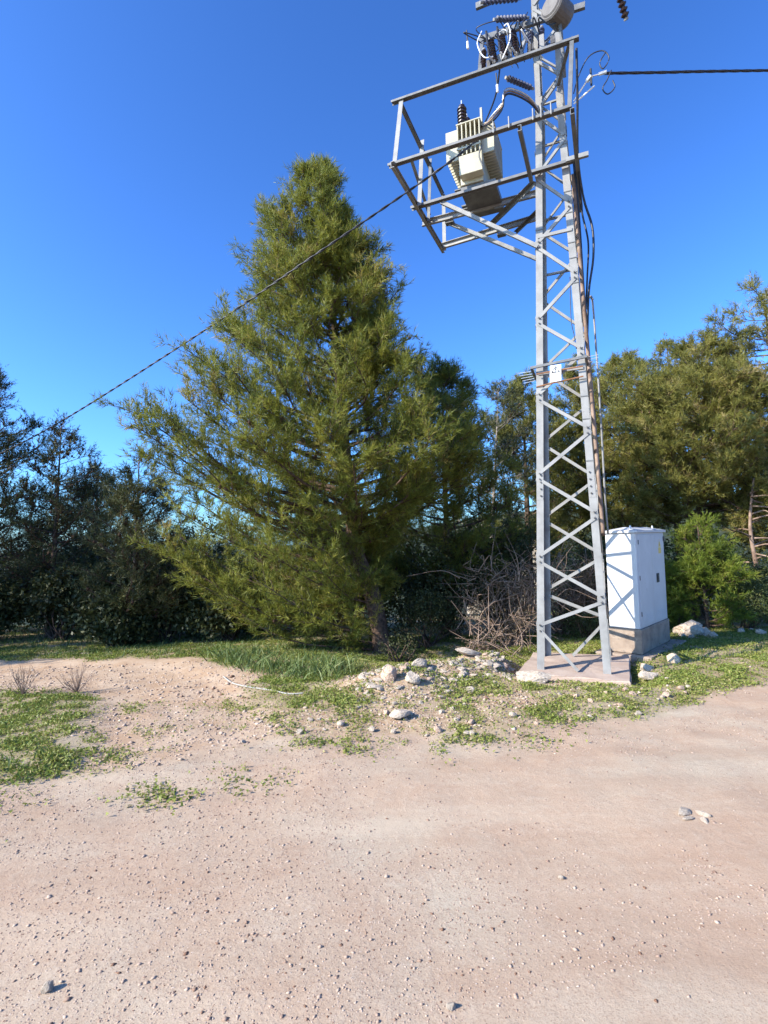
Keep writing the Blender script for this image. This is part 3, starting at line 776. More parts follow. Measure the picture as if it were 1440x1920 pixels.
# jumper from fuse row to the transformer
cable('jumper_cable', [W(0.55, -1.05, 8.10), W(0.66, -0.8, 7.95), W(0.85, -0.45, 7.95), W(1.0, -0.1, 8.1)], 0.012, 'cable', 'thick dark jumper dropping from the fuses to the transformer', group='jumpers from the fuse row')
cable('jumper_cable', [W(0.46, -1.12, 8.58), W(0.40, -1.2, 8.50), W(0.38, -1.2, 8.30), W(0.50, -1.15, 8.10)], 0.009, 'white', 'white jumper looping down across the fuse row', group='jumpers from the fuse row')
cable('jumper_cable', [W(0.76, -1.15, 8.60), W(0.82, -1.18, 8.42), W(0.74, -1.18, 8.20), W(0.62, -1.15, 8.18)], 0.008, 'white', 'white jumper looping at the left end of the fuses', group='jumpers from the fuse row')
for k in range(4):
    a0 = 0.70 - 0.18 * k
    cable('jumper_cable', [W(a0, -1.06, 8.55 + .05 * k), W(a0 + .06, -1.2, 8.40), W(a0 - .05, -1.18, 8.28), W(a0 - .02, -1.05, 8.15)], 0.007, 'cable', ['first', 'second', 'third', 'fourth'][k] + ' black jumper from the left tangled among the fuses', group='jumpers from the fuse row')
# low-voltage cables: arc to the leg, bundled
for k, dz in enumerate((0, .04, .08)):
    cable('low_voltage_cable', [W(1.03 - .06 * k, -0.30, 7.95), W(0.78, -0.60, 7.72 + dz), W(0.60, -0.70, 7.78 + dz), W(0.56, -0.70, 7.95 + dz), W(0.46, -0.6, 8.03 + dz), W(0.24, -0.28, 8.05 + dz), W(0.05, -0.1, 7.8)], 0.013, ('cable', 'dry_twig', 'pale_wire')[k], ('lowest, black', 'middle, brown', 'uppermost, pale')[k] + ' of the cables arching from transformer to pylon', group='cables from transformer to pylon')
# cables down the right of the pylon
def side(z, b=0.0, out=0.05): return W(-hw(z) - out, b, z)
cable('down_cable', [W(-0.42, -0.9, 8.1), W(-0.40, -0.7, 7.6), W(-0.36, -0.3, 7.05), side(6.6, 0, .16), side(6.15, 0, .24), side(5.7, 0, .22), side(5.2, 0, .12), side(4.6, .1, .05)], 0.016, 'cable', 'black cable bowing out from the upper right of the pylon', group='cables down the right side')
cable('down_cable', [W(-0.36, -0.2, 7.0), side(6.5, 0.1, .12), side(6.0, .1, .17), side(5.5, 0.1, .12), side(5.0, .1, .06)], 0.013, 'cable', 'inner black cable bowing from the pylon behind the outermost one', group='cables down the right side')
cable('down_cable', [W(-0.30, -0.1, 7.1), side(6.2, 0, .07), side(5.2, .05, .05), side(4.2, .05, .05), side(3, .05, .05), side(1.95, .1, .05)], 0.02, 'cable', 'black cable running straight down beside the rusty conduit', group='cables down the right side')
cable('conduit', [side(6.95, -.08, .04), side(5, -.06, .04), side(3.4, -.04, .04), side(1.7, 0.0, .04)], 0.026, 'dry_twig', 'brown conduit pipe strapped down the right side of the pylon', 'conduit')
cable('conduit', [side(5.15, .15, .17), side(5.2, .18, .13), side(5.12, .2, .16), side(4.2, .25, .15), side(3.2, .3, .13), side(2.2, .4, .10), side(1.72, .5, .10)], 0.014, 'steel', 'thin pale conduit with a hooked top right of the pylon', 'conduit')
cable('earth_wire', [W(-.18, -hw(5.3) - .0, 5.35), W(-.17, -hw(4.7), 4.75), W(-.2, -hw(4.5), 4.5), W(-.22, -hw(4.2), 4.3)], 0.006, 'cable', 'thin black wire hanging inside the pylon above the danger plate', 'wire')

# ------------------------------------------------------------------ pads and cabinet
def slab(name, poly, z0, z1, mat, label, cat, jit=0.012, sub=5):
    P = []
    n = len(poly)
    for i in range(n):
        p, q = np.array(poly[i]), np.array(poly[(i + 1) % n])
        for k in range(sub):
            P.append(p + (q - p) * k / sub + rng.normal(0, jit, 2))
    P = np.array(P); c = P.mean(0)
    m = len(P)
    rings = [(1.03, z0), (1.012, z0 + (z1 - z0) * .5), (1.0, z1 - 0.02), (0.985, z1 - 0.003), (0.6, z1 + .002), (0.25, z1 + .004)]
    v = []; f = []
    for s, z in rings:
        for q in P:
            w = c + (q - c) * s + (rng.normal(0, jit * .5, 2) if s > .9 else 0)
            v.append((w[0], w[1], z + (rng.normal(0, .004) if z0 < z else 0)))
    for r in range(len(rings) - 1):
        for k in range(m):
            f.append([r * m + k, r * m + (k + 1) % m, (r + 1) * m + (k + 1) % m, (r + 1) * m + k])
    f.append([(len(rings) - 1) * m + k for k in range(m)])
    o = build(name, v, f, mat, None, origin=(c[0], c[1], z0))
    return tag(o, label, cat)
def ab(a, b): return tuple(W(a, b, 0)[:2])
slab('concrete_pad', [ab(0.70, -0.70), ab(-0.68, -0.74), ab(-0.74, 0.80), ab(0.66, 0.72)], -0.42, ZP - .006, 'concrete', 'pinkish concrete footing slab under the pylon legs', 'slab')
CO = np.array([3.84, 8.18])                       # cabinet's near corner
cr = np.array([0.686, 0.728]); cl_ = np.array([-0.728, 0.686])
CW, CD = 1.38, 0.46
def cq(s, t): return CO + cr * s + cl_ * t
slab('concrete_apron', [tuple(cq(-0.12, -0.16)), tuple(cq(1.62, -0.22)), tuple(cq(1.60, 0.70)), tuple(cq(-0.10, 0.66))], -0.5, -0.115, 'plinth', 'low grey concrete apron under the white cabinet', 'slab')

cab = thing('electrical_cabinet', (CO[0], CO[1], -0.1), 'white metal electrical cabinet on a concrete plinth right of the pylon', 'cabinet')
def cbox(s0, s1, t0, t1, z0, z1):
    P = [cq(s0, t0), cq(s1, t0), cq(s1, t1), cq(s0, t1)]
    return MB().hexa([(*p, z0) for p in P] + [(*p, z1) for p in P])
cbox(-0.02, CW + .02, -0.02, CD + .02, -0.11, 0.262).build('plinth', 'plinth', cab, bevel=0.012)
body = cbox(0, CW, 0, CD, 0.265, 1.73).build('body', 'cabinet', cab, bevel=0.008)
for s0, s1 in ((0.045, 0.682), (0.690, 1.335)):
    cbox(s0, s1, -0.012, -0.0005, 0.30, 1.70).build('door', 'cabinet', cab, bevel=0.004)
cbox(0.03, 0.04, -0.006, -0.0005, 0.29, 1.71).build('door_edge', 'cabinet', cab)
# roof: shallow hip with overhanging lip
oh = 0.035
lip = MB().hexa([(*cq(s, t), z) for z in (1.732, 1.768) for s, t in ((-oh, -oh), (CW + oh, -oh), (CW + oh, CD + oh), (-oh, CD + oh))])
P0 = [(*cq(s, t), 1.7685) for s, t in ((-oh, -oh), (CW + oh, -oh), (CW + oh, CD + oh), (-oh, CD + oh))]
P1 = [(*cq(s, t), 1.825) for s, t in ((0.25, CD * .42), (CW - .25, CD * .42), (CW - .25, CD * .58), (0.25, CD * .58))]
roof = lip.build('roof', 'cabinet', cab, bevel=0.004)
MB().hexa(P0 + P1).build('roof_cap', 'cabinet', roof)
for s, t in ((0.10, 0.10), (CW - .14, 0.12)):
    p = np.array([*cq(s, t), 1.77]); a = np.array([*cr, 0])
    e = [(-.028, 0), (.028, 0), (.028, .045), (.018, .068), (-.018, .068), (-.028, .045)]
    ei = [(-.011, .026), (.011, .026), (.011, .045), (.006, .052), (-.006, .052), (-.011, .045)]
    th = np.array([*cl_, 0]) * 0.010
    v = [p + a * x + ZV * (z + .01) for x, z in e] + [p + a * x + ZV * (z + .01) for x, z in ei]
    v = v + [q + th for q in v]
    f = [[i, (i + 1) % 6, 6 + (i + 1) % 6, 6 + i] for i in range(6)] + [[12 + i, 18 + i, 18 + (i + 1) % 6, 12 + (i + 1) % 6] for i in range(6)]
    f += [[i, 12 + i, 12 + (i + 1) % 6, (i + 1) % 6] for i in range(6)] + [[6 + i, 6 + (i + 1) % 6, 18 + (i + 1) % 6, 18 + i] for i in range(6)]
    build('lifting_eye', v, f, 'white', cab)
cbox(0.86, 1.0, -0.016, -0.0125, 0.91, 1.06).build('handle_recess', 'black', cab)
cbox(0.905, 0.945, -0.03, -0.0165, 0.95, 1.03).build('handle', 'bolt', cab)
stk = cbox(1.03, 1.17, -0.0145, -0.0125, 1.38, 1.48).build('warning_sticker', 'yellow', cab)
tq = [(*cq(1.04, -0.0127), 1.49), (*cq(1.16, -0.0127), 1.49), (*cq(1.10, -0.0127), 1.62)]
tq2 = [(*cq(1.04, -0.0145), 1.49), (*cq(1.16, -0.0145), 1.49), (*cq(1.10, -0.0145), 1.62)]
MB().prism(tq, tq2).build('warning_triangle', 'yellow', cab)
tb = [(*cq(1.095, -0.0147), 1.51), (*cq(1.11, -0.0147), 1.51), (*cq(1.102, -0.0147), 1.58)]
tb2 = [(*cq(1.095, -0.016), 1.51), (*cq(1.11, -0.016), 1.51), (*cq(1.102, -0.016), 1.58)]
MB().prism(tb, tb2).build('lightning_mark', 'black', cab)
cbox(0.683, 0.689, -0.004, -0.0004, 0.30, 1.70).build('door_seam', 'black', cab)
for z in (0.36, 0.40, 0.44, 1.58, 1.62, 1.66):
    for s0 in (0.20, 0.86): cbox(s0, s0 + .30, -0.0165, -0.0125, z, z + .014).build('vent_louver', 'cabinet', cab)
for z in (0.45, 1.0, 1.55): cbox(0.050, 0.062, -0.022, -0.0125, z, z + .07).build('hinge', 'bolt', cab)
cbox(1.30, 1.345, -0.03, -0.0125, 1.58, 1.66).build('hinge', 'bolt', cab)

# ------------------------------------------------------------------ rocks
def rock_mesh(name, seed, sub=2, rough=0.28, flat=0.7):
    import bmesh
    r = np.random.default_rng(seed)
    bm = bmesh.new(); bmesh.ops.create_icosphere(bm, subdivisions=sub, radius=1.0)
    k = r.normal(0, 1, (9, 3)); ph = r.uniform(0, 6, 9)
    planes = [(unit(r.normal(0, 1, 3)), r.uniform(.55, .85)) for _ in range(9)]
    for v in bm.verts:
        p = np.array(v.co)
        for n, d in planes:
            s = p @ n
            if s > d: p = p - n * (s - d)
        dsp = sum(math.sin(2.6 * (p @ k[i]) + ph[i]) for i in range(9)) / 9
        p = p * (1 + rough * dsp) + r.normal(0, .02, 3)
        v.co = (p[0] * 1.15, p[1], p[2] * flat)
    me = bpy.data.meshes.new(name); bm.to_mesh(me); bm.free()
    return me
ROCKS = [rock_mesh('rock_shape', s) for s in range(40, 48)]
ROCKS_FINE = [rock_mesh('rock_shape_fine', s, 4, 0.30, 0.8) for s in (71, 72, 73, 74)]
for me in ROCKS: me.materials.append(MAT['rock'])
for me in ROCKS_FINE: me.materials.append(MAT['rock'])
ROCKS_RED = []
for me in ROCKS[:4]:
    m2 = me.copy(); m2.materials.clear(); m2.materials.append(MAT['rock_red']); ROCKS_RED.append(m2)
def rock(me, x, y, s, label, group=None, sink=0.25, z=None, name='rock', rot=None, sc=(1, 1, 1)):
    o = bpy.data.objects.new(name, me); COL.objects.link(o)
    z = hz(x, y) if z is None else z
    o.location = (x, y, z + s * sc[2] * (0.7 - sink))
    o.rotation_euler = (random.uniform(-.3, .3), random.uniform(-.3, .3), random.uniform(0, 6.28) if rot is None else rot)
    o.scale = (s * sc[0], s * sc[1], s * sc[2])
    return tag(o, label, 'rock', group)
rock(ROCKS_FINE[0], 0.10, 5.42, 0.10, 'lone white rock on the weeds in front of the mound', sc=(1.1, .8, .8), rot=0.2)
rock(ROCKS_FINE[1], 0.02, 6.38, 0.10, 'reddish white rock at the left foot of the mound', sc=(.9, .9, 1.2)).data = (lambda m: (m.materials.clear(), m.materials.append(MAT['rock_red']), m)[2])(ROCKS_FINE[1].copy())
rock(ROCKS_FINE[2], 0.28, 6.34, 0.09, 'upright pale rock beside the reddish one at the mound foot', sc=(1, .9, 1.1))
rock(ROCKS_FINE[3], 5.72, 10.2, 0.235, 'big pale boulder behind the right of the cabinet', sc=(1.25, .9, 1.0), rot=.1, name='boulder', sink=.2)
rock(ROCKS_FINE[2], 5.98, 10.1, 0.12, 'smaller lump leaning on the right of the boulder', rot=2.0, sc=(1.2, .9, .9))
rock(ROCKS_FINE[0], 1.14, 7.72, 0.15, 'grey flat rock on the crest of the mound under the brush', sc=(1.5, .8, .6), rot=.4)
rock(ROCKS_FINE[1], 0.42, 6.85, 0.10, 'pale block on the left crest of the mound', sc=(1.3, .8, .8))
rock(ROCKS_FINE[3], 1.80, 6.74, 0.15, 'pale rock lodged against the front left corner of the pad', sc=(1.6, .8, .75), rot=-.3)
rock(ROCKS_FINE[2], 3.36, 6.95, 0.12, 'pale rock at the front right corner of the pad', sc=(1.2, 1, .8))
rock(ROCKS_FINE[0], 3.55, 7.45, 0.10, 'rock lying in shade between pad and cabinet apron')
rock(ROCKS_FINE[1], 4.1, 7.75, 0.10, 'angular rock in front of the cabinet apron')
rock(ROCKS_FINE[1], -1.36, 2.18, 0.022, 'small pale stone at the lower left of the road', sc=(1, .9, 1.2))
rock(ROCKS_FINE[2], 0.20, 2.06, 0.018, 'small pale stone near the bottom edge of the road')
rock(ROCKS_FINE[3], 0.86, 2.83, 0.016, 'dark-sided pebble alone in the middle of the road')
for k, (dx, dy, s) in enumerate(((0, 0, .055), (.09, -.04, .04), (-.03, -.09, .035), (.05, -.12, .03))):
    rock(ROCKS[k], 1.84 + dx, 3.45 + dy, s, 'white stone bedded flat in the right of the road', 'white stones bedded in the road', sink=.55, sc=(1.3, .7, .6))
G4 = 'pale rubble heaped on the mound left of the pad'
cnt = 0
while cnt < 230:
    i = random.random()
    x = random.uniform(-0.35, 1.95); y = 6.25 + (x - 0) * 0.48 + random.gauss(0.32, 0.36)
    if np.linalg.norm(np.array([x, y]) - T0[:2]) < 0.85: continue
    s = min(0.02 + abs(random.gauss(0, 0.022)), .07)
    rock(random.choice(ROCKS + ROCKS_RED[:2]), x, y, s, 'pale limestone lump among the rubble on the mound left of the pad', G4, sc=(1.3, .95, .7), sink=.62); cnt += 1
G5 = 'stones scattered on the verge'
for k in range(60):
    x = random.uniform(-1.4, 3.6); y = float(np.interp(x, [p[0] for p in ROAD_EDGE], [p[1] for p in ROAD_EDGE])) + abs(random.gauss(.15, .5))
    if np.linalg.norm(np.array([x, y]) - T0[:2]) < 1.1: continue
    rock(random.choice(ROCKS + ROCKS_RED), x, y, random.uniform(.018, .045), 'small stone scattered on the weedy verge beside the road', G5)
G6 = 'stones on the bank behind the cabinet'
for k in range(16):
    x = random.uniform(4.9, 7.6); y = 9.95 + random.gauss(.1, .25)
    rock(random.choice(ROCKS), x, y, random.uniform(.04, .11), 'pale stone on the low bank behind the cabinet', G6)

# ------------------------------------------------------------------ gravel, weeds, grass (stuff)
ICO_V = np.array([(0, .53, .85), (0, -.53, .85), (.53, .85, 0), (-.53, .85, 0), (.53, -.85, 0), (-.53, -.85, 0), (.85, 0, .53), (-.85, 0, .53), (.85, 0, -.53), (-.85, 0, -.53), (0, .53, -.85), (0, -.53, -.85)])
ICO_F = np.array([(0, 1, 6), (0, 7, 1), (0, 6, 2), (0, 2, 3), (0, 3, 7), (1, 7, 5), (1, 5, 4), (1, 4, 6), (2, 6, 8), (6, 4, 8), (3, 9, 7), (7, 9, 5), (4, 5, 11), (4, 11, 8), (5, 9, 11), (2, 8, 10), (3, 2, 10), (3, 10, 9)])

def scatter_view(n, y0, y1, xm=0.80):
    """points spread over the ground wedge in front of the road's end, evenly by area"""
    y = np.sqrt(rng.uniform(y0 ** 2, y1 ** 2, n)); x = rng.uniform(-xm, xm, n) * y
    return x, y

OCT_V = np.array([(1, 0, 0), (0, 1, 0), (-1, 0, 0), (0, -1, 0), (.15, .1, 1), (-.1, .1, -.8)])
OCT_F = np.array([(0, 1, 4), (1, 2, 4), (2, 3, 4), (3, 0, 4), (1, 0, 5), (2, 1, 5), (3, 2, 5), (0, 3, 5)])
def gravel(n, y0, y1, smin, smed, smax, name, label, dens, VV=ICO_V, FF=ICO_F, tmu=.52):
    x, y = scatter_view(n * 7, y0, y1)
    w = dens(x, y)
    keep = rng.random(len(x)) < w
    x, y = x[keep][:n], y[keep][:n]
    n = len(x)
    s = np.clip(np.exp(rng.normal(math.log(smed), 0.6, n)), smin, smax)
    V = VV[None] * (1 + rng.normal(0, .16, (n, len(VV), 1)))
    sc = np.stack([s * rng.uniform(.8, 1.5, n), s * rng.uniform(.7, 1.1, n), s * rng.uniform(.35, .75, n)], -1)
    V = V * sc[:, None, :]
    an = rng.uniform(0, 6.28, n); ca, sa = np.cos(an), np.sin(an)
    X = V[..., 0] * ca[:, None] - V[..., 1] * sa[:, None]; Y = V[..., 0] * sa[:, None] + V[..., 1] * ca[:, None]
    z = height(x, y) + sc[:, 2] * rng.uniform(-.45, .35, n)
    V = np.stack([X + x[:, None], Y + y[:, None], V[..., 2] + z[:, None]], -1).reshape(-1, 3)
    F = (FF[None] + (np.arange(n) * len(VV))[:, None, None]).reshape(-1, 3)
    tint = np.repeat(np.clip(rng.normal(tmu, .22, n), 0, 1), len(FF))
    o = build(name, V, F, 'gravel', None, tint=tint)
    return tag(o, label, 'gravel', None, 'stuff')
def dens_road(x, y):
    o_, t_, r_, s_, g_ = zones(x, y)
    p = sstep(.42, .60, .6 * fbm(x, y, .8, 4, 77) + .4 * fbm(x, y, 3.2, 3, 78) + 0.09 * np.clip(-x * .6 + .3, -1, 1))
    return (0.06 + 0.94 * p) * (1 - .75 * s_)
gravel(36000, 1.45, 6.4, .0018, .0033, .012, 'gravel', 'loose pinkish gravel strewn over the road', dens_road, OCT_V, OCT_F, tmu=.38)
gravel(45000, 1.45, 6.4, .0016, .0029, .005, 'gravel', 'fine grit between the gravel of the road', dens_road, OCT_V, OCT_F[:4])
def dens_rub(x, y):
    o_, t_, r_, s_, g_ = zones(x, y)
    return np.clip(r_ * .9 + t_ * .40 + .10 * s_, 0, 1) * (y < 9)
gravel(15000, 4.2, 8.8, .004, .009, .03, 'gravel', 'pale stone chips on the mound and verge', dens_rub, OCT_V, OCT_F)

def leaves_mesh(P, D, L, Wd, tint, name, mat, parent=None, label=None, cat=None, kind=None, two=False, up=None):
    """thin leaf triangles or diamonds: base P, direction D (unit), length L, width Wd"""
    n = len(P)
    r = rng.normal(0, 1, (n, 3)) if up is None else up
    S = np.cross(D, r); S /= (np.linalg.norm(S, axis=1, keepdims=True) + 1e-9)
    L = np.broadcast_to(L, (n,))[:, None]; Wd = np.broadcast_to(Wd, (n,))[:, None]
    if two:
        mid = P + D * L * .45
        V = np.stack([P, mid + S * Wd / 2, P + D * L, mid - S * Wd / 2], 1).reshape(-1, 3)
        F = np.arange(n * 4).reshape(n, 4)
    else:
        V = np.stack([P - S * Wd / 2, P + S * Wd / 2, P + D * L], 1).reshape(-1, 3)
        F = np.arange(n * 3).reshape(n, 3)
    o = build(name, V, F, mat, parent, tint=tint)
    if label or kind: tag(o, label, cat, None, kind)
    return o

def nrm(v): return v / (np.linalg.norm(v, axis=1, keepdims=True) + 1e-9)

def dens_clod(x, y): return np.exp(-(((x + 2.15) / .55) ** 2 + ((y - 7.1) / .45) ** 2)) * .9 + .5 * np.exp(-(((x - 1.3) / .6) ** 2 + ((y - 5.95) / .25) ** 2))
gravel(1500, 5.5, 8.2, .006, .014, .035, 'earth_clods', 'reddish earth clods on the edge of the clay track', dens_clod, OCT_V, OCT_F, tmu=.12)

def low_weeds(n):
    x, y = scatter_view(n * 4, 2.6, 11, .80)
    o_, t_, r_, s_, g_ = zones(x, y)
    keep = rng.random(len(x)) < np.clip(g_ * 1.15, 0, 1) ** 1.3
    keep &= ~((np.abs((x - T0[0]) * TU[0] + (y - T0[1]) * TU[1]) < .7) & (np.abs((x - T0[0]) * TV[0] + (y - T0[1]) * TV[1]) < .75))
    x, y = x[keep][:n], y[keep][:n]; n = len(x)
    z = height(x, y) + rng.uniform(0.0, .028, n)
    D = nrm(np.stack([rng.normal(0, 1, n), rng.normal(0, 1, n), rng.uniform(.1, .9, n)], -1))
    tint = np.clip(.55 * fbm(x, y, .9, 3, 88) + rng.normal(.27, .24, n), 0, 1)
    L = rng.uniform(.009, .030, n) * (.6 + .8 * fbm(x, y, 2.5, 3, 89))
    leaves_mesh(np.stack([x, y, z], -1), D, L, L * .85, tint, 'low_weeds', 'clover', None, 'low green weeds covering the verge and left bank', 'weeds', 'stuff')
low_weeds(230000)

def grass(n, field, h0, h1, name, label, lean=.35, ymax=13, w=.006):
    x, y = scatter_view(n * 5, 3.0, ymax, .84)
    keep = rng.random(len(x)) < field(x, y)
    x, y = x[keep][:n], y[keep][:n]; n = len(x)
    z = height(x, y) - .01
    P = np.stack([x, y, z], -1)
    D = nrm(np.stack([rng.normal(0, lean, n), rng.normal(0, lean, n), np.ones(n)], -1))
    h = rng.uniform(h0, h1, n) * (.6 + .8 * fbm(x, y, 1.6, 3, 91))
    # two-segment blade that bends over
    S = nrm(np.cross(D, rng.normal(0, 1, (n, 3)))); wd = rng.uniform(.6, 1.3, n)[:, None] * w
    B = nrm(np.stack([D[:, 0], D[:, 1], np.zeros(n)], -1)); m = P + D * h[:, None] * .6; tip = P + D * h[:, None] * .95 + B * h[:, None] * rng.uniform(.1, .5, n)[:, None]
    V = np.stack([P - S * wd, P + S * wd, m + S * wd * .8, m - S * wd * .8, tip], 1).reshape(-1, 3)
    k = (np.arange(n) * 5)[:, None]
    F = np.stack([k + np.array([[0, 1, 2]]), k + np.array([[0, 2, 3]]), k + np.array([[3, 2, 4]])], 1).reshape(-1, 3)
    tint = np.repeat(np.clip(.5 * fbm(x, y, .8, 3, 93) + rng.normal(.22, .17, n), 0, 1), 3)
    o = build(name, V, F, 'grass', None, tint=tint)
    return tag(o, label, 'grass', None, 'stuff')
def tall_field(x, y):
    dx, dy = x + 1.55, y - 8.15
    c_, s_ = math.cos(rad(-42)), math.sin(rad(-42))
    a, b = dx * c_ + dy * s_, -dx * s_ + dy * c_
    q = (a / 1.9) ** 2 + (b / .62) ** 2
    o_, t_, r_, so, g_ = zones(x, y)
    return np.clip(1.3 - q, 0, 1) * sstep(.3, .48, fbm(x, y, 2.2, 3, 95)) * (1 - .9 * r_)
grass(13000, tall_field, .12, .30, 'tall_grass', 'lush tall green grass at the foot of the big pine', w=.007, lean=.55)
def left_field(x, y):
    o_, t_, r_, so, g_ = zones(x, y)
    return g_ * (x < -2.4) * (y < 7.2) * .8 * sstep(.45, .62, fbm(x, y, 1.2, 3, 97))
grass(7000, left_field, .05, .12, 'short_grass', 'short grass on the left bank before the clay track', w=.005)
def back_field(x, y):
    o_, t_, r_, so, g_ = zones(x, y)
    return so * (1 - t_) * sstep(8.6, 9.6, y) * .6 * (x < -.5) + so * (y > 7.6) * (x > 3.6) * .5 * g_
grass(14000, back_field, .05, .14, 'shade_grass', 'grass in the shade under the trees and beside the cabinet', ymax=16, w=.007)

# ------------------------------------------------------------------ trees
def pine(name, label, axis, prof, n_limbs, twigs, shoots, needles, mat, trunk_r=.16, depth=1.0, nl=.10, nw=.006, rise=.45, group=None, tint_mu=.5, cones=0, bark='bark', low_skip=0.0, seed=1, shoot_len=.16, clear=None):
    """axis: trunk points; prof: (z, reach to the left, reach to the right) of the crown"""
    global rng
    keep_rng = rng; rng = np.random.default_rng(seed)
    axis = smooth_path(axis, 28)
    base = axis[0]
    t = thing(name, tuple(base), label, 'tree', group)
    zs = axis[:, 2]; pz = [p[0] for p in prof]
    ztop = zs[-1]; span = ztop - base[2]
    rad_ax = np.maximum(trunk_r * (1 - (zs - base[2]) / span) ** .9, .012)
    rad_ax[0] *= 1.35; rad_ax[1] *= 1.12
    wood = MB(); wood.tube(axis, rad_ax, 9)
    def ax(z): return np.array([np.interp(z, zs, axis[:, 0]), np.interp(z, zs, axis[:, 1]), z])
    zc = np.sort(rng.uniform(pz[0], pz[-1], n_limbs))
    TP, TD, TL = [], [], []
    CP = []
    for i, z in enumerate(zc):
        th = i * 2.39996 + rng.normal(0, .35)
        RL, RR = np.interp(z, pz, [p[1] for p in prof]), np.interp(z, pz, [p[2] for p in prof])
        cx, sy = math.cos(th), math.sin(th)
        R = ((RR if cx > 0 else RL) * cx * cx + .5 * (RL + RR) * depth * sy * sy) * (rng.uniform(.84, 1.06) if z < base[2] + .62 * span else rng.uniform(.66, 1.12))
        if clear is not None and z < clear and sy < 0.1 and cx > -.30: continue
        if R < .08: continue
        tip = ax(z) + np.array([cx * R, sy * R, 0]) + np.array([0, 0, rng.normal(0, .08)])
        zs0 = max(z - rise * R - .1 * rng.random(), base[2] + .25 * (pz[0] - base[2]))
        st = ax(min(zs0, ztop - .05))
        mid = st + (tip - st) * .55 + np.array([0, 0, -.10 * R + rng.normal(0, .05)]) + np.array([-sy, cx, 0]) * rng.normal(0, .08 * R)
        path = smooth_path([st, mid, tip], 8)
        r0 = min(np.interp(st[2], zs, rad_ax) * .45, .011 + .012 * R)
        low = clear is not None and z < clear + .4
        if low: r0 *= .45
        wood.tube(path, np.linspace(r0, .005, len(path)), 5, cap=False)
        nt_ = max(3, int(twigs * (.32 + 1.0 * R / (max(p[1] + p[2] for p in prof) / 2)) * rng.uniform(.7, 1.2)))
        s = rng.uniform(.03, 1.0, nt_) ** (1.0 if low else .62)
        for q in s:
            p = np.array([np.interp(q, np.linspace(0, 1, len(path)), path[:, k]) for k in range(3)])
            d = path[min(int(q * (len(path) - 1)) + 1, len(path) - 1)] - path[max(int(q * (len(path) - 1)) - 1, 0)]
            d = unit(d)
            pr = rng.normal(0, 1, 3); pr -= d * (pr @ d); pr = unit(pr); pr[2] *= .7
            td = unit(d * .75 + pr * .8 + np.array([0, 0, .35]))
            tl = (.24 + .38 * rng.random()) * (1.2 - .5 * q) * (.5 + .5 * min(R, 2.2) / 1.2)
            TP.append(p); TD.append(td); TL.append(tl)
            if rng.random() < cones: CP.append(p + td * tl * rng.uniform(.2, .8))
    TP, TD, TL = np.array(TP), np.array(TD), np.array(TL)
    n = len(TP)
    A_ = nrm(np.cross(TD, np.array([.3, .2, 1.0]))); B_ = np.cross(TD, A_)
    ring = [math.cos(a) * A_ + math.sin(a) * B_ for a in (0, 2.094, 4.189)]
    TV_ = np.stack([TP + q * .006 for q in ring] + [TP + TD * TL[:, None] + q * .0025 for q in ring], 1).reshape(-1, 3)
    TF_ = (np.array([[0, 1, 4, 3], [1, 2, 5, 4], [2, 0, 3, 5]])[None] + (np.arange(n) * 6)[:, None, None]).reshape(-1, 4)
    tag(build('twigs', TV_, TF_, bark, t), kind='stuff')
    # shoots along twigs
    k = np.repeat(np.arange(n), shoots)
    u_ = rng.uniform(.1, 1.0, len(k))
    SP = TP[k] + TD[k] * (TL[k] * u_)[:, None] + rng.normal(0, .02, (len(k), 3))
    SD = nrm(TD[k] * .8 + rng.normal(0, .55, (len(k), 3)) + np.array([0, 0, .30]))
    SL = shoot_len * rng.uniform(.6, 1.3, len(k))
    # needles along shoots
    j = np.repeat(np.arange(len(k)), needles)
    v_ = rng.uniform(0, 1, len(j))
    NP = SP[j] + SD[j] * (SL[j] * v_)[:, None]
    R_ = rng.normal(0, 1, (len(j), 3)); R_ -= SD[j] * np.sum(R_ * SD[j], 1, keepdims=True)
    ND = nrm(SD[j] * (.55 + .5 * v_)[:, None] + nrm(R_) * rng.uniform(.35, .9, len(j))[:, None])
    twt = rng.normal(0, .21, n)
    tint = np.clip(tint_mu + twt[k][j] + rng.normal(0, .10, len(j)), 0, 1)
    LL = nl * rng.uniform(.65, 1.2, len(j))
    leaves_mesh(NP, ND, LL, nw * rng.uniform(.8, 1.2, len(j)), tint, 'crown', mat, t)
    wood.build('trunk', bark, t, smooth=True)
    if CP:
        CP = np.array(CP); m = len(CP)
        O = np.array([(1, 0, 0), (-1, 0, 0), (0, 1, 0), (0, -1, 0), (0, 0, 1.5), (0, 0, -1.2)]) * .03
        OF = np.array([(0, 2, 4), (2, 1, 4), (1, 3, 4), (3, 0, 4), (2, 0, 5), (1, 2, 5), (3, 1, 5), (0, 3, 5)])
        V = (O[None] * rng.uniform(.8, 1.3, (m, 1, 1)) + CP[:, None, :]).reshape(-1, 3)
        F = (OF[None] + (np.arange(m) * 6)[:, None, None]).reshape(-1, 3)
        tag(build('cones', V, F, 'cone', t), kind='stuff')
    rng = keep_rng
    return t

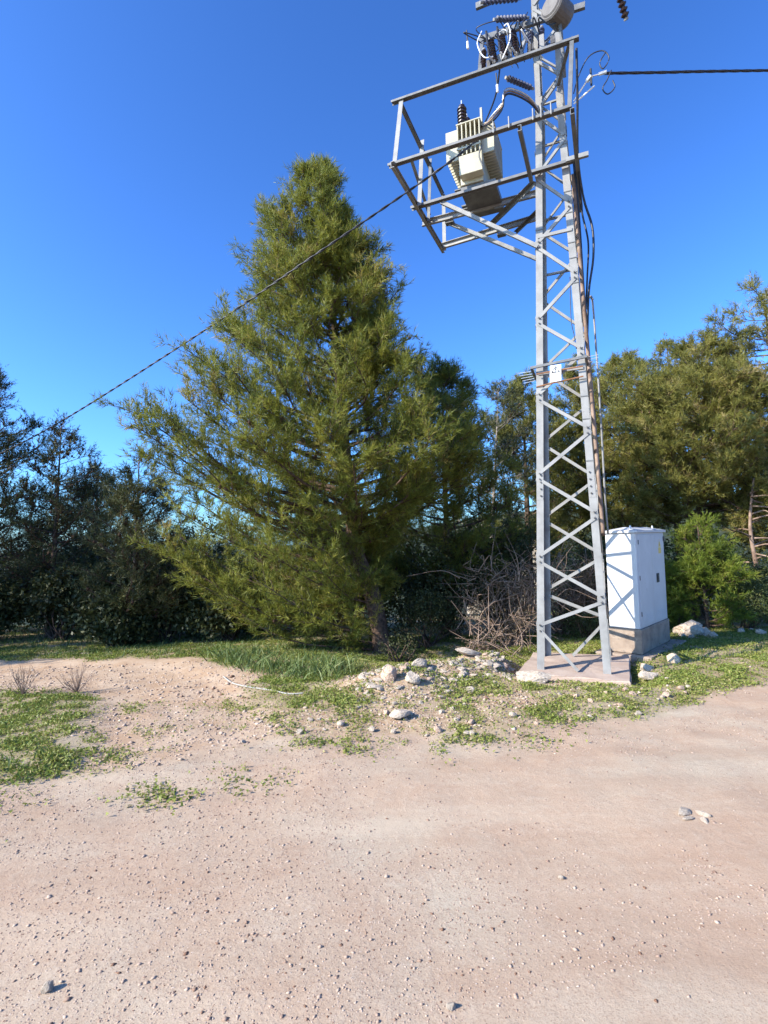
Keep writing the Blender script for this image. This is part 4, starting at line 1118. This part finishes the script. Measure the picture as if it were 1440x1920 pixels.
def shrub(name, label, x, y, rx, ry, h, n, mat, leaf=.045, stems=14, group=None, cat='shrub', seed=1, bark='bark', lobes=9, z=None, twigs=0, tint_mu=.45, zb=0.0):
    """broad-leaved bush: stems fanning up from the base, leaves clustered round lobes"""
    global rng
    keep_rng = rng; rng = np.random.default_rng(seed)
    z0 = hz(x, y) if z is None else z
    base = np.array([x, y, z0])
    t = thing(name, tuple(base), label, cat, group)
    wood = MB()
    C = base + np.stack([rng.uniform(-1, 1, lobes) * rx * .75, rng.uniform(-1, 1, lobes) * ry * .75, rng.uniform(.22 + zb, .92, lobes) * h], -1)
    tl = 1 - .35 * (C[:, 2] - z0) / h
    C[:, 0] = x + (C[:, 0] - x) * tl; C[:, 1] = y + (C[:, 1] - y) * tl
    for i in range(stems):
        c = C[i % lobes] + rng.normal(0, .15, 3) * np.array([rx, ry, h * .3])
        st = base + np.array([rng.normal(0, .1 * rx), rng.normal(0, .1 * ry), -.05])
        m = (st + c) / 2 + rng.normal(0, .08, 3)
        wood.tube(smooth_path([st, m, c], 6), np.linspace(.020, .005, 7), 5, cap=False)
    for i in range(twigs):
        c = C[rng.integers(lobes)]; d = unit(rng.normal(0, 1, 3) + np.array([0, 0, .4]))
        l = rng.uniform(.25, .8)
        p0 = c + rng.normal(0, .2, 3) * np.array([rx, ry, h * .4]); p1 = p0 + d * l * .5 + rng.normal(0, .06, 3); p2 = p0 + d * l + rng.normal(0, .14, 3)
        p0[2] = max(p0[2], z0)
        wood.tube(smooth_path([p0, p1, p2], 6), np.linspace(.009, .003, 7), 4, cap=False)
    k = rng.integers(0, lobes, n)
    q = nrm(rng.normal(0, 1, (n, 3))) * (rng.uniform(0, 1, n) ** .45)[:, None]
    rl = (rng.uniform(.34, .55, lobes))[k][:, None]
    P = C[k] + q * rl * np.array([rx, ry, h * .5])
    # clump the leaves on sprigs
    g = max(1, n // 9); sp = P[:g]; idx = rng.integers(0, g, n)
    P = sp[idx] + rng.normal(0, .07, (n, 3))
    P[:, 2] = np.maximum(P[:, 2], z0 + .02)
    D = nrm(rng.normal(0, 1, (n, 3)) + np.array([0, 0, .4]))
    L = leaf * rng.uniform(.6, 1.3, n)
    tw = rng.normal(0, .17, g)
    tint = np.clip(tint_mu + tw[idx] + rng.normal(0, .1, n), 0, 1)
    leaves_mesh(P, D, L, L * .55, tint, 'foliage', mat, t, two=True)
    wood.build('stems', bark, t, smooth=True)
    rng = keep_rng
    return t

def axis_for(x, y, top, lean=(0, 0), zb=None):
    z0 = hz(x, y) - .08 if zb is None else zb
    return [(x, y, z0), (x + lean[0] * .4, y + lean[1] * .4, z0 + (top - z0) * .4), (x + lean[0], y + lean[1], top)]

# the big pine in the middle
pine('pine_tree', 'big sunlit pine with a leaning dark trunk in the middle', [(-0.05, 9.84, -0.62), (-0.24, 9.84, 0.68), (-0.54, 9.8, 1.61), (-0.67, 9.78, 3.1), (-0.81, 9.78, 5.25), (-1.04, 9.78, 8.63)],
     [(0.72, 2.6, 0.11), (1.1, 3.35, 0.16), (1.7, 3.39, 0.54), (2.34, 3.44, 1.2), (2.88, 3.75, 2.26), (3.42, 3.65, 2.37), (4.28, 3.45, 1.99), (4.92, 2.9, 1.35), (5.57, 2.5, 1.1), (6.21, 1.83, 1.18), (6.97, 1.56, 1.02), (7.5, 1.45, 0.59), (8.04, 1.07, 0.45), (8.42, 0.54, 0.32), (8.69, 0.11, 0.13)],
     240, 26, 10, 11, 'needle', trunk_r=.175, depth=.68, nl=.115, nw=.0105, cones=.05, seed=11, tint_mu=.52, clear=2.3)
# slimmer pine and pale-limbed tree behind it on the right
pine('pine_tree', 'slender pine rising just right of the big one', axis_for(1.35, 11.6, 5.6, (.0, 0)),
     [(0.6, 1.0, 1.0), (1.5, 1.3, 1.3), (2.8, 1.3, 1.5), (4.0, 1.1, 1.1), (5.0, .65, .6), (5.6, .1, .1)], 78, 17, 8, 9, 'needle', trunk_r=.10, nl=.11, nw=0.0116, cones=.1, seed=12, tint_mu=.38, group='pines behind the pylon')
pine('pine_tree', 'grey-green open pine left of the pylon, sky showing through', axis_for(2.55, 13.6, 5.6, (.5, 0)),
     [(1.5, .8, 1.0), (2.6, 1.3, 1.2), (3.8, 1.2, 1.1), (4.8, .8, .8), (5.6, .15, .15)], 44, 12, 7, 8, 'needle_dark', trunk_r=.08, nl=.10, nw=0.0116, cones=.25, seed=13, tint_mu=.6, group='pines behind the pylon', bark='bark_pale')
pine('pine_tree', 'dark bushy pine directly behind the left pylon leg', axis_for(4.25, 15.8, 6.3, (0, 0)),
     [(1.2, .9, 1.2), (2.2, 1.3, 1.6), (3.4, 1.1, 1.7), (4.6, 1.1, 1.5), (5.6, .8, .9), (6.4, .15, .2)], 78, 16, 8, 8, 'needle_olive', trunk_r=.13, nl=.12, nw=0.0145, cones=.1, seed=14, tint_mu=.42, group='pines behind the pylon')
pine('pine_tree', 'olive pine seen through the pylon between its legs', axis_for(6.1, 16.6, 6.9, (.2, 0)),
     [(2.2, 1.3, 1.0), (3.2, 1.7, 1.3), (4.4, 1.7, 1.4), (5.6, 1.3, 1.2), (6.4, .8, .8), (7.0, .15, .15)], 91, 17, 8, 8, 'needle_olive', trunk_r=.15, nl=.12, nw=0.0145, cones=.06, seed=15, tint_mu=.55, group='pines behind the pylon')
# right-hand pines
pine('pine_tree', 'broad spreading pine with a crooked bare limb behind the cabinet', [(7.6, 13.2, -.5), (7.4, 13.2, 1.2), (8.0, 13.4, 2.6), (7.9, 13.4, 4.2), (8.3, 13.4, 6.4)],
     [(2.3, 1.3, 1.7), (3.0, 2.0, 1.9), (3.7, 2.3, 1.9), (4.5, 2.2, 1.8), (5.3, 1.7, 1.5), (6.0, 1.0, 1.0), (6.5, .3, .3)], 110, 20, 9, 10, 'needle_olive', trunk_r=.2, nl=.115, nw=0.0128, rise=.25, cones=.05, seed=16, tint_mu=.55, group='pines at the right')
pine('pine_tree', 'tallest pine cut by the right edge of the picture', [(9.8, 12.6, -.4), (9.7, 12.6, 2), (9.5, 12.6, 4.5), (9.3, 12.6, 7.45)],
     [(1.6, 1.5, 1.2), (2.4, 1.9, 1.5), (3.4, 1.8, 1.6), (4.6, 1.7, 1.5), (5.6, 1.55, 1.5), (6.5, 1.3, 1.2), (7.0, .95, .8), (7.45, .35, .3)], 115, 18, 8, 9, 'needle_olive', trunk_r=.2, nl=.115, nw=0.0128, rise=.3, cones=.05, seed=17, tint_mu=.6, group='pines at the right')
pine('pine_tree', 'round olive pine filling the gap just right of the pylon', axis_for(7.0, 15.3, 6.75, (.1, 0)),
     [(2.0, 1.3, 1.3), (3.2, 1.7, 1.7), (4.4, 1.8, 1.8), (5.4, 1.5, 1.5), (6.2, .9, .9), (6.8, .15, .15)], 95, 17, 8, 8, 'needle_olive', trunk_r=.14, nl=.12, nw=.0145, rise=.3, cones=.05, seed=28, tint_mu=.5, group='pines at the right')
pine('pine_tree', 'pale-topped pine behind the two right-hand pines', axis_for(9.6, 17.5, 8.2, (.0, 0)),
     [(3.5, 1.6, 1.6), (5.0, 1.6, 1.6), (6.5, 1.0, 1.1), (7.6, .5, .5), (8.2, .1, .1)], 58, 14, 7, 8, 'needle_olive', trunk_r=.15, nl=.12, nw=0.0145, cones=.2, seed=18, tint_mu=.5, group='pines at the right')
pine('pine_sapling', 'bright young pine standing behind the boulder', axis_for(6.55, 11.0, 1.95, (-.1, 0)),
     [(0.0, .6, .65), (.5, .7, .75), (1.0, .55, .65), (1.5, .35, .35), (1.95, .08, .08)], 54, 12, 7, 10, 'needle_fresh', trunk_r=.04, nl=.085, nw=0.0101, seed=19, tint_mu=.5, shoot_len=.12, group='young pines by the boulder')
pine('pine_sapling', 'small young pine between the cabinet and the boulder', axis_for(5.65, 11.2, 1.25, (0, 0)),
     [(-0.1, .45, .5), (.4, .5, .5), (.8, .35, .35), (1.25, .06, .06)], 33, 10, 7, 10, 'needle_fresh', trunk_r=.03, nl=.08, nw=0.0101, seed=20, tint_mu=.3, shoot_len=.12, group='young pines by the boulder')
# left-hand trees, mostly seen on their shaded side, that shade also put into the needle colour
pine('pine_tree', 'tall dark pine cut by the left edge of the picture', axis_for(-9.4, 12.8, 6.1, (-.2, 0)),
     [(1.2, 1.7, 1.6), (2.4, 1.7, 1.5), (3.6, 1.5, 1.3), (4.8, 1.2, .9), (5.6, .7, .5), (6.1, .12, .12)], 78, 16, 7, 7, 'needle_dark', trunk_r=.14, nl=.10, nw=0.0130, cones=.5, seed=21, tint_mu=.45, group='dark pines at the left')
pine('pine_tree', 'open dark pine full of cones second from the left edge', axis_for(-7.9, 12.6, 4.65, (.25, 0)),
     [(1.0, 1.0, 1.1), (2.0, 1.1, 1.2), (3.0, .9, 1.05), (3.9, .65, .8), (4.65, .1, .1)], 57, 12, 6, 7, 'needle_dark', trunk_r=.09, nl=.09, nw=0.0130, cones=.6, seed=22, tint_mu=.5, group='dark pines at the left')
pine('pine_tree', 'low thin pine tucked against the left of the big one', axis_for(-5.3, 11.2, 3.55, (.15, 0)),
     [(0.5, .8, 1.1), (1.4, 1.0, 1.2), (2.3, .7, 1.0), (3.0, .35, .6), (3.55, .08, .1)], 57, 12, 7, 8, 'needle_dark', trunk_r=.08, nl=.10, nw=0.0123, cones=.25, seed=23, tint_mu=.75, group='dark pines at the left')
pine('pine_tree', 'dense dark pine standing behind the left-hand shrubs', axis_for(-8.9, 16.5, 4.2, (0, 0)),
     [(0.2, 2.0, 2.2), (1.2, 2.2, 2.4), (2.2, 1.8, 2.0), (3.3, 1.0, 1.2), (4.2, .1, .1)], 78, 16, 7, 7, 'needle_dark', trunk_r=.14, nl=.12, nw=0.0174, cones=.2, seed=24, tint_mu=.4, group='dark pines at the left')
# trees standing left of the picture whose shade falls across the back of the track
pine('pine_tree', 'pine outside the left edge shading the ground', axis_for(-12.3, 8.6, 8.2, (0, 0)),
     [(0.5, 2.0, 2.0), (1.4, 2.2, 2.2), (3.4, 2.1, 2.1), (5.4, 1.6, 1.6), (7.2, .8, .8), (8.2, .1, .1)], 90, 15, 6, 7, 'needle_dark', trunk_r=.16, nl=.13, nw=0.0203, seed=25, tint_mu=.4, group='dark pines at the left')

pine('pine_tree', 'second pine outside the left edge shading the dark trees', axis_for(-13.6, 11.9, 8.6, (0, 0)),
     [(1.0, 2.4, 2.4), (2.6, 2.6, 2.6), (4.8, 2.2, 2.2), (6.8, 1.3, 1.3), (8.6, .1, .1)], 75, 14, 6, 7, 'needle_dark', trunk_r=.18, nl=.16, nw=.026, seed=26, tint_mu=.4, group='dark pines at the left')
# ------------------------------------------------------------------ shrubs and brush
GS = 'dark shrubs under the left trees'
shr = [(-7.2, 13.6, 1.3, .9, 1.9, 'leaf_dark', 'dark shrub at the foot of the coned pine'), (-5.9, 13.0, .9, .8, 1.75, 'leaf_dark', 'brownish shrub in the middle of the left undergrowth'),
       (-10.2, 14.0, 1.5, 1.0, 1.6, 'leaf_dark', 'dark shrub at the left edge of the picture'), (-4.5, 12.6, 1.1, .9, 1.7, 'leaf_dark', 'dark shrub under the left boughs of the big pine'),
       (-3.0, 12.4, 1.2, .9, 1.6, 'leaf_dark', 'dark shrub deep behind the tall grass'), (-1.6, 12.2, 1.1, .8, 1.7, 'leaf_dark', 'dark shrub left of the big pine trunk'),
       (-7.6, 15.2, 2.1, .9, 2.7, 'leaf_dark', 'taller dark thicket behind the left shrubs'), (-4.2, 15.0, 2.2, .9, 2.9, 'leaf_dark', 'tall thicket behind the big pine on its left'),
       (-1.0, 14.6, 2.1, .9, 2.7, 'leaf_dark', 'tall thicket straight behind the big pine trunk'),
       (-8.9, 11.9, 1.0, .7, 1.25, 'leaf_dark', 'low dark bush before the trunk of the tall left pine'), (-7.3, 12.0, 1.0, .7, 1.45, 'leaf_dark', 'low dark bush before the coned pine'),
       (-5.9, 11.6, .9, .7, 1.5, 'leaf_dark', 'low bush left of the thin pine trunk'), (-4.6, 11.4, .9, .7, 1.4, 'leaf_dark', 'low bush right of the thin pine trunk'), (-5.35, 10.75, .7, .45, .85, 'leaf_dark', 'low bush hiding the foot of the thin pine'), (0.5, 12.9, 1.0, .7, 2.0, 'leaf_dark', 'dark bush in the gap right behind the big pine trunk'), (-3.3, 11.3, .9, .7, 1.1, 'leaf_dark', 'low bush under the lowest left boughs of the big pine'),
       (-12.3, 16.5, 2.2, .9, 2.6, 'leaf_dark', 'thicket farthest left behind the tall dark pine'), (-9.6, 17.6, 2.4, .9, 2.8, 'leaf_dark', 'far thicket between the two dark left pines'), (-6.0, 17.2, 2.4, .9, 2.9, 'leaf_dark', 'far thicket just left of the big pine crown')]
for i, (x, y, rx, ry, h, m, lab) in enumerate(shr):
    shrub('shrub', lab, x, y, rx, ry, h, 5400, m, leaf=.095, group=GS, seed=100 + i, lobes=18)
GS2 = 'shrubs between the big pine and the pylon'
for i, (x, y, rx, ry, h, m, lab) in enumerate([(0.75, 10.1, .8, .6, 1.05, 'leaf_dark', 'dark shrub touching the right of the big pine trunk'), (1.3, 10.9, 1.0, .7, 2.1, 'leaf_dark', 'dark tall shrub under the slender pine'),
        (2.3, 11.6, 1.0, .7, 2.2, 'leaf_dark', 'dark shrub behind the dry brush'), (2.75, 12.6, .9, .6, 2.4, 'leaf_mid', 'lighter green leafy shrub behind the dry brush left of the pylon'),
        (3.9, 11.8, .9, .6, 1.6, 'leaf_mid', 'green shrub seen through the pylon base'), (3.75, 10.3, .55, .4, .55, 'leaf_mid', 'low yellowish green weed clump behind the pad'),
        (0.15, 8.75, .35, .3, .45, 'leaf_dark', 'small grey-green shrub hugging the trunk base')]):
    shrub('shrub', lab, x, y, rx, ry, h, [4200, 8000, 8000, 6000, 5000, 2600, 900][i], m, leaf=[.05, .075, .075, .06, .055, .04, .03][i], group=GS2, seed=120 + i, lobes=11)
shrub('dry_bush', 'tangled dry brown brush left of the pylon base', 2.2, 9.7, 1.05, .6, 1.5, 5000, 'leaf_dry', leaf=.035, stems=34, seed=131, bark='dry_twig', twigs=300, lobes=16, cat='bush', group='dry brush by the pylon')
shrub('dry_bush', 'dry brown brush seen between the pylon legs', 3.5, 10.7, .9, .5, 1.45, 4200, 'leaf_dry', leaf=.035, stems=34, seed=132, bark='dry_twig', twigs=240, lobes=11, cat='bush', group='dry brush by the pylon')
shrub('dry_bush', 'low dead twigs spilling over the mound crest', 1.55, 8.7, (.7), .35, .45, 500, 'leaf_dry', leaf=.03, stems=12, seed=133, bark='dry_twig', twigs=45, lobes=7, cat='bush', group='dry brush by the pylon')
GS3 = 'shrubs at the right behind the bank'
for i, (x, y, rx, ry, h, m, lab) in enumerate([(7.3, 10.9, .65, .5, 1.0, 'leaf_mid', 'grey-green round shrub right of the young pine'), (8.3, 11.6, .8, .6, 1.3, 'leaf_mid', 'green shrub at the right edge of the picture'),
        (5.0, 11.9, .8, .6, 1.8, 'leaf_dark', 'dark shrub right behind the cabinet'), (6.4, 12.6, 1.2, .7, 1.9, 'leaf_dark', 'dark shrub behind the young pine'), (8.2, 13.2, 1.2, .7, 1.9, 'leaf_dark', 'dark shrub under the tallest pine'),
        (6.2, 15.0, 1.6, .8, 2.3, 'leaf_dark', 'dark thicket under the spreading pine')]):
    shrub('shrub', lab, x, y, rx, ry, h, 6500, m, leaf=[.04, .055, .07, .08, .08, .085][i], group=GS3, seed=140 + i, lobes=11, tint_mu=.6 if i == 0 else .45)
# bare dead limbs at the right edge
db = thing('dead_tree', (8.15, 11.9, hz(8.15, 11.9)), 'leafless brown dead tree at the right edge of the picture', 'tree')
r2 = np.random.default_rng(5)
bx, by, bz = 8.15, 11.9, hz(8.15, 11.9)
MB().tube(smooth_path([(bx, by, bz - .05), (bx + .1, by, bz + 1.0), (bx, by, bz + 2.1), (bx + .15, by, bz + 3.2)], 14), np.linspace(.07, .02, 13 if False else len(smooth_path([(0, 0, 0), (1, 0, 0), (2, 0, 0), (3, 0, 0)], 14))), 7).build('trunk', 'dry_twig', db, smooth=True)
for k in range(18):
    z = bz + .8 + 2.2 * r2.random(); an = r2.uniform(0, 6.28); l = r2.uniform(.5, 1.2)
    d = np.array([math.cos(an), math.sin(an), r2.uniform(-.5, .2)])
    p = np.array([bx + .05, by, z]); m = p + d * l * .5 + np.array([0, 0, .06]); e = p + d * l + r2.normal(0, .1, 3)
    MB().tube(smooth_path([p, m, e], 8), np.linspace(.022, .005, 9), 5).build('branch', 'dry_twig', db, smooth=True)

# ------------------------------------------------------------------ low field wall far behind
wl = thing('stone_wall', (3.2, 19.0, hz(3.2, 19)), 'low pale stone wall glimpsed behind the brush left of the pylon', 'wall')
wr = random.Random(4)
for row in range(6):
    x = 2.85
    while x < 5.3:
        L = wr.uniform(.28, .55)
        z0 = 1.62 - (6 - row) * .32; z1 = z0 + .30
        y0 = 19.0 + wr.uniform(-.04, .04)
        MB().hexa([(x, y0, z0), (x + L - .02, y0, z0), (x + L - .02, y0 + .4, z0), (x, y0 + .4, z0), (x + wr.uniform(0, .03), y0 + .02, z1), (x + L - .03, y0 + .02, z1), (x + L - .03, y0 + .38, z1), (x + .02, y0 + .38, z1)]).build('stone', 'wall', wl)
        x += L
MB().hexa([(2.9, 19.08, -1.6), (5.3, 19.08, -1.6), (5.3, 19.32, -1.6), (2.9, 19.32, -1.6), (2.9, 19.08, 1.5), (5.3, 19.08, 1.5), (5.3, 19.32, 1.5), (2.9, 19.32, 1.5)]).build('wall_core', 'wall', wl)

# ------------------------------------------------------------------ hose and dry weeds
hp = [(-2.30, 7.55), (-2.05, 7.15), (-1.75, 6.85), (-1.45, 6.62), (-1.18, 6.42), (-1.0, 6.40)]
cable('hose', [(x, y, hz(x, y) + .012) for x, y in hp], .010, 'hose', 'faded grey hose lying beside the tall grass', 'hose')
r3 = np.random.default_rng(8)
for k, (x, y, s, lab) in enumerate(((-4.55, 6.75, .42, 'dry stalky weed at the far left of the bank'), (-4.0, 6.95, .36, 'dry stalky weed on the bank, right of the other dry weed'), (-4.9, 6.2, .25, 'low grey dry weed at the left edge below the stalky weeds'))):
    t = thing('dry_weed', (x, y, hz(x, y)), lab, 'weed', 'dry weeds on the left bank')
    m = MB()
    for i in range(26):
        d = unit(np.array([r3.normal(0, .45), r3.normal(0, .45), 1.0])); l = s * r3.uniform(.5, 1.1)
        p = np.array([x, y, hz(x, y) - .01]); q = p + d * l
        m.tube([p, (p + q) / 2 + r3.normal(0, .015, 3), q], [.0035, .003, .0015], 4, cap=False)
        for b in range(3):
            e = p + (q - p) * r3.uniform(.4, .95)
            m.tube([e, e + unit(d + r3.normal(0, .5, 3)) * l * .25], [.002, .001], 3, cap=False)
    m.build('stalks', 'dry_twig', t)
